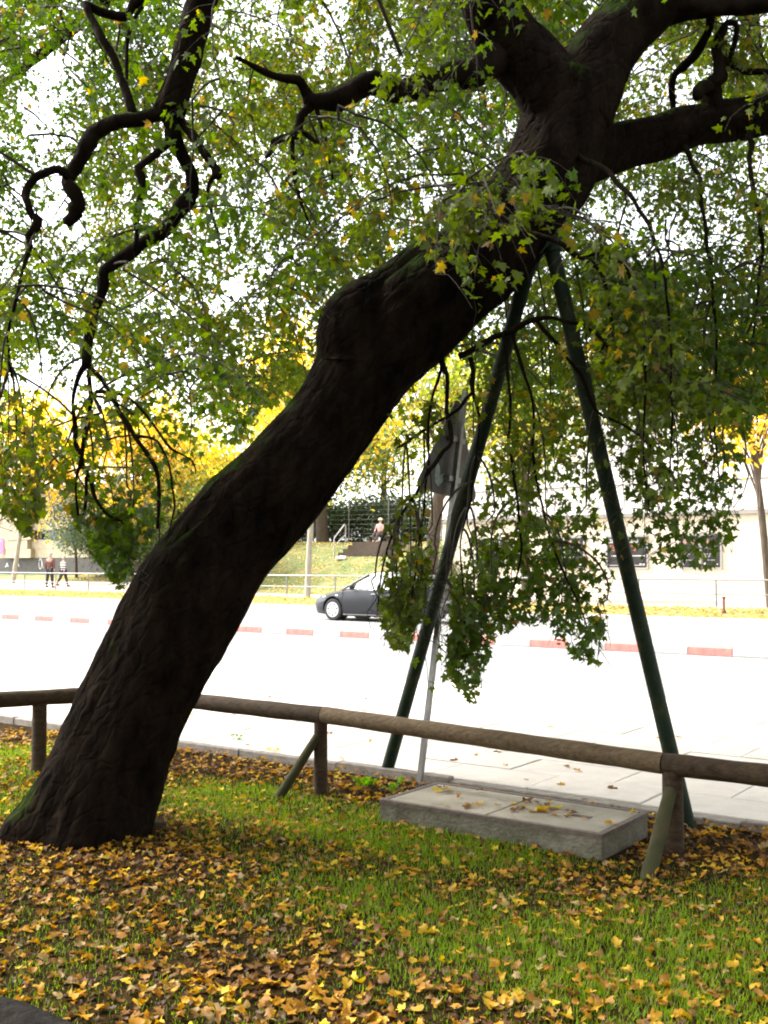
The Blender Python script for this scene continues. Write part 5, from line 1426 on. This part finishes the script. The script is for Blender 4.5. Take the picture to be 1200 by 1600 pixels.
        MB().add([(h - .14, s_ * .66, .66), (h - .55, s_ * .86, .77), (h - .62, s_ * .862, .70), (h - .30, s_ * .80, .60), (h - .12, s_ * .62, .60)], [(0, 1, 2, 3, 4)]).build('headlight', M['clearlens'], c)
        MB().add([(-h + .12, s_ * .76, .72), (-h + .42, s_ * .885, .80), (-h + .38, s_ * .87, .98), (-h + .10, s_ * .72, .95), (-h - .012, s_ * .6, .80)], [(0, 1, 2, 3, 4)]).build('tail_light', M['redlens'], c)
        MB().tube([(h - 1.02, s_ * .89, .76), (h - 1.10, s_ * .893, .76)], .025, 6).build('side_indicator', M['clearlens'], c)
    MB().box(-h - .02, -h + .03, -.26, .26, .52, .63).build('number_plate', M['whitepaint'], c)
    MB().box(h - .04, h + .015, -.5, .5, .30, .42).build('grille', M['cardark'], c)
    return c
make_car()

# ================================================================== PEOPLE
def skin(name, V, E, m, parent, lev=2):
    me = bpy.data.meshes.new(name); me.from_pydata([v[:3] for v in V], E, []); o = bpy.data.objects.new(name, me); COL.objects.link(o)
    md = o.modifiers.new('s', 'SKIN'); md.use_smooth_shade = True
    for i, v in enumerate(V):
        r_ = v[3]; d = me.skin_vertices[0].data[i]; d.radius = (r_, v[4] if len(v) > 4 else r_); d.use_root = (i == 0)
    sm = o.modifiers.new('b', 'SUBSURF'); sm.levels = lev; sm.render_levels = lev
    dg = bpy.context.evaluated_depsgraph_get(); dg.update()
    nm = bpy.data.meshes.new_from_object(o.evaluated_get(dg)); nm.name = name; nm.materials.clear()
    bpy.data.objects.remove(o)
    return link(name, nm, m, parent)
def walker(px, n, label, top_m, stride, hgt=1.76, rz=0.0, coat=False):
    b, u = far_point(px, n); t = empty('person', b, rz); tag(t, label, 'person', 'people walking past the stone building')
    s = hgt / 1.76; st_ = stride
    hips = (0, 0, .93); 
    LEG = lambda sd, f: [(sd * .10, 0, .90, .095), (sd * .105, f * .14, .50, .065), (sd * .105, f * .26 - max(0, -f) * .10, .09 + max(0, -f) * .07, .045)]
    V = [(0, 0, .95, .12, .10), (0, 0, 1.15, .125, .095), (0, 0, 1.38, .15, .10), (0, 0, 1.48, .06), (0, .015, 1.56, .052), (0, .02, 1.66, .078, .088), (0, .015, 1.73, .06)]
    E = [(0, 1), (1, 2), (2, 3), (3, 4), (4, 5), (5, 6)]
    for sd, f in ((1, st_), (-1, -st_)):
        k = len(V); V += LEG(sd, f); foot = V[-1]; V.append((foot[0], foot[1] + .15, max(foot[2] - .05, .035), .035)); E += [(0, k), (k, k + 1), (k + 1, k + 2), (k + 2, k + 3)]
    for sd, f in ((1, -st_), (-1, st_)):
        k = len(V); V += [(sd * .19, 0, 1.40, .052), (sd * .25, f * .06 - .02, 1.14, .043), (sd * .25, f * .16 + .04, .92, .034), (sd * .245, f * .2 + .06, .82, .03)]; E += [(2, k), (k, k + 1), (k + 1, k + 2), (k + 2, k + 3)]
    V = [(x * s, y * s, z * s, *[q * s for q in r_]) for x, y, z, *r_ in V]
    skin('body', V, E, M['skin'], t)
    g = 1.22
    zl = .80 if coat else .90
    jv = [(0, 0, zl, .165, .125), (0, 0, 1.10, .16, .12), (0, 0, 1.36, .175, .12), (0, 0, 1.47, .085, .08)]; je = [(0, 1), (1, 2), (2, 3)]
    for sd, f in ((1, -st_), (-1, st_)):
        k = len(jv); jv += [(sd * .2, 0, 1.39, .068), (sd * .255, f * .06 - .02, 1.14, .058), (sd * .255, f * .15 + .03, .94, .05)]; je += [(2, k), (k, k + 1), (k + 1, k + 2)]
    skin('jacket', [(x * s, y * s, z * s, *[q * s for q in r_]) for x, y, z, *r_ in jv], je, top_m, t)
    tv_ = [(0, 0, .93, .15, .115)]; te = []
    for sd, f in ((1, st_), (-1, -st_)):
        k = len(tv_); l = LEG(sd, f); tv_ += [(*l[0][:3], .115), (*l[1][:3], .085), (l[2][0], l[2][1], l[2][2] + .03, .07)]; te += [(0, k), (k, k + 1), (k + 1, k + 2)]
    skin('trousers', [(x * s, y * s, z * s, *[q * s for q in r_]) for x, y, z, *r_ in tv_], te, M['navy'], t)
    for sd, f in ((1, st_), (-1, -st_)):
        l = LEG(sd, f)[2]; MB().tube([(l[0] * s, (l[1] - .06) * s, (l[2] - .045) * s), (l[0] * s, (l[1] + .04) * s, (l[2] - .04) * s), (l[0] * s, (l[1] + .17) * s, (l[2] - .055) * s)], [.035, .05, .035], 10).build('shoe', M['blackshoe'], t)
    bm = bmesh.new(); bmesh.ops.create_icosphere(bm, subdivisions=3, radius=.108 * s)
    for v in bm.verts:
        if v.co.y > .03 * s and v.co.z < .045 * s: v.co.y = .03 * s
        v.co.z = v.co.z * 1.05
    for v in bm.verts: v.co += Vector((0, .012 * s, 1.675 * s))
    me = bpy.data.meshes.new('hair'); bm.to_mesh(me); bm.free(); link('hair', me, M['greyhair'], t)
    return t
walker(78, 34.7, 'person in maroon jacket and dark trousers walking away beyond the railing', M['maroon'], 0.35, 1.86, -0.25)
walker(99, 35.2, 'person in black and white striped coat walking beside the maroon jacket', M['stripes'], 0.9, 1.62, -0.7, True)
# person sitting on the ground above the steps
u = px_u(594, 47.6); zc = float(far_z(u, 47.6)) + 0.02
sit = empty('person', R(u, 47.6, zc + 0.40), ROADROT + math.pi); tag(sit, 'person in pale hat and pink top sitting on the bench above the steps', 'person')
bn = empty('bench', R(u, 47.6, zc), ROADROT); tag(bn, 'dark low bench above the bank steps', 'bench')
MB().box(-0.8, 0.8, -0.24, 0.24, 0.36, 0.42, 0.01).build('seat', M['step'], bn)
for a in (-0.6, 0.6):
    MB().box(a - 0.05, a + 0.05, -0.2, 0.2, -0.1, 0.359).build('leg', M['step'], bn)
SV = [(0, 0, .14, .16, .13), (0, -.02, .40, .15, .11), (0, -.02, .62, .16, .11), (0, 0, .72, .06), (0, .02, .80, .06), (0, .03, .90, .085, .095), (0, .03, .97, .07)]
SE = [(0, 1), (1, 2), (2, 3), (3, 4), (4, 5), (5, 6)]
for sd in (1, -1):
    k = len(SV); SV += [(sd * .11, -.06, .12, .095), (sd * .13, -.44, .13, .07), (sd * .13, -.46, -.29, .05), (sd * .13, -.60, -.36, .04)]; SE += [(0, k), (k, k + 1), (k + 1, k + 2), (k + 2, k + 3)]
    k = len(SV); SV += [(sd * .19, -.03, .63, .05), (sd * .25, -.10, .40, .043), (sd * .16, -.30, .28, .035), (sd * .13, -.36, .25, .03)]; SE += [(2, k), (k, k + 1), (k + 1, k + 2), (k + 2, k + 3)]
skin('body', SV, SE, M['skin'], sit)
skin('top', [(0, -.01, .26, .18, .14), (0, -.02, .44, .175, .125), (0, -.02, .62, .18, .12), (0, -.01, .71, .08)] + [q for sd in (1, -1) for q in ((sd * .2, -.03, .63, .066), (sd * .255, -.10, .41, .056))], [(0, 1), (1, 2), (2, 3), (2, 4), (4, 5), (2, 6), (6, 7)], M['pinkcloth'], sit)
skin('trousers', [(0, -.01, .15, .19, .15)] + [q for sd in (1, -1) for q in ((sd * .11, -.1, .13, .12), (sd * .13, -.44, .13, .09), (sd * .13, -.46, -.25, .065))], [(0, 1), (1, 2), (2, 3), (0, 4), (4, 5), (5, 6)], M['greycloth'], sit)
MB().tube([(0, .03, .925), (0, .03, .93), (0, .03, .935), (0, .03, 1.0), (0, .03, 1.05)], [.20, .20, .125, .12, .06], 18).build('hat', M['hat'], sit)
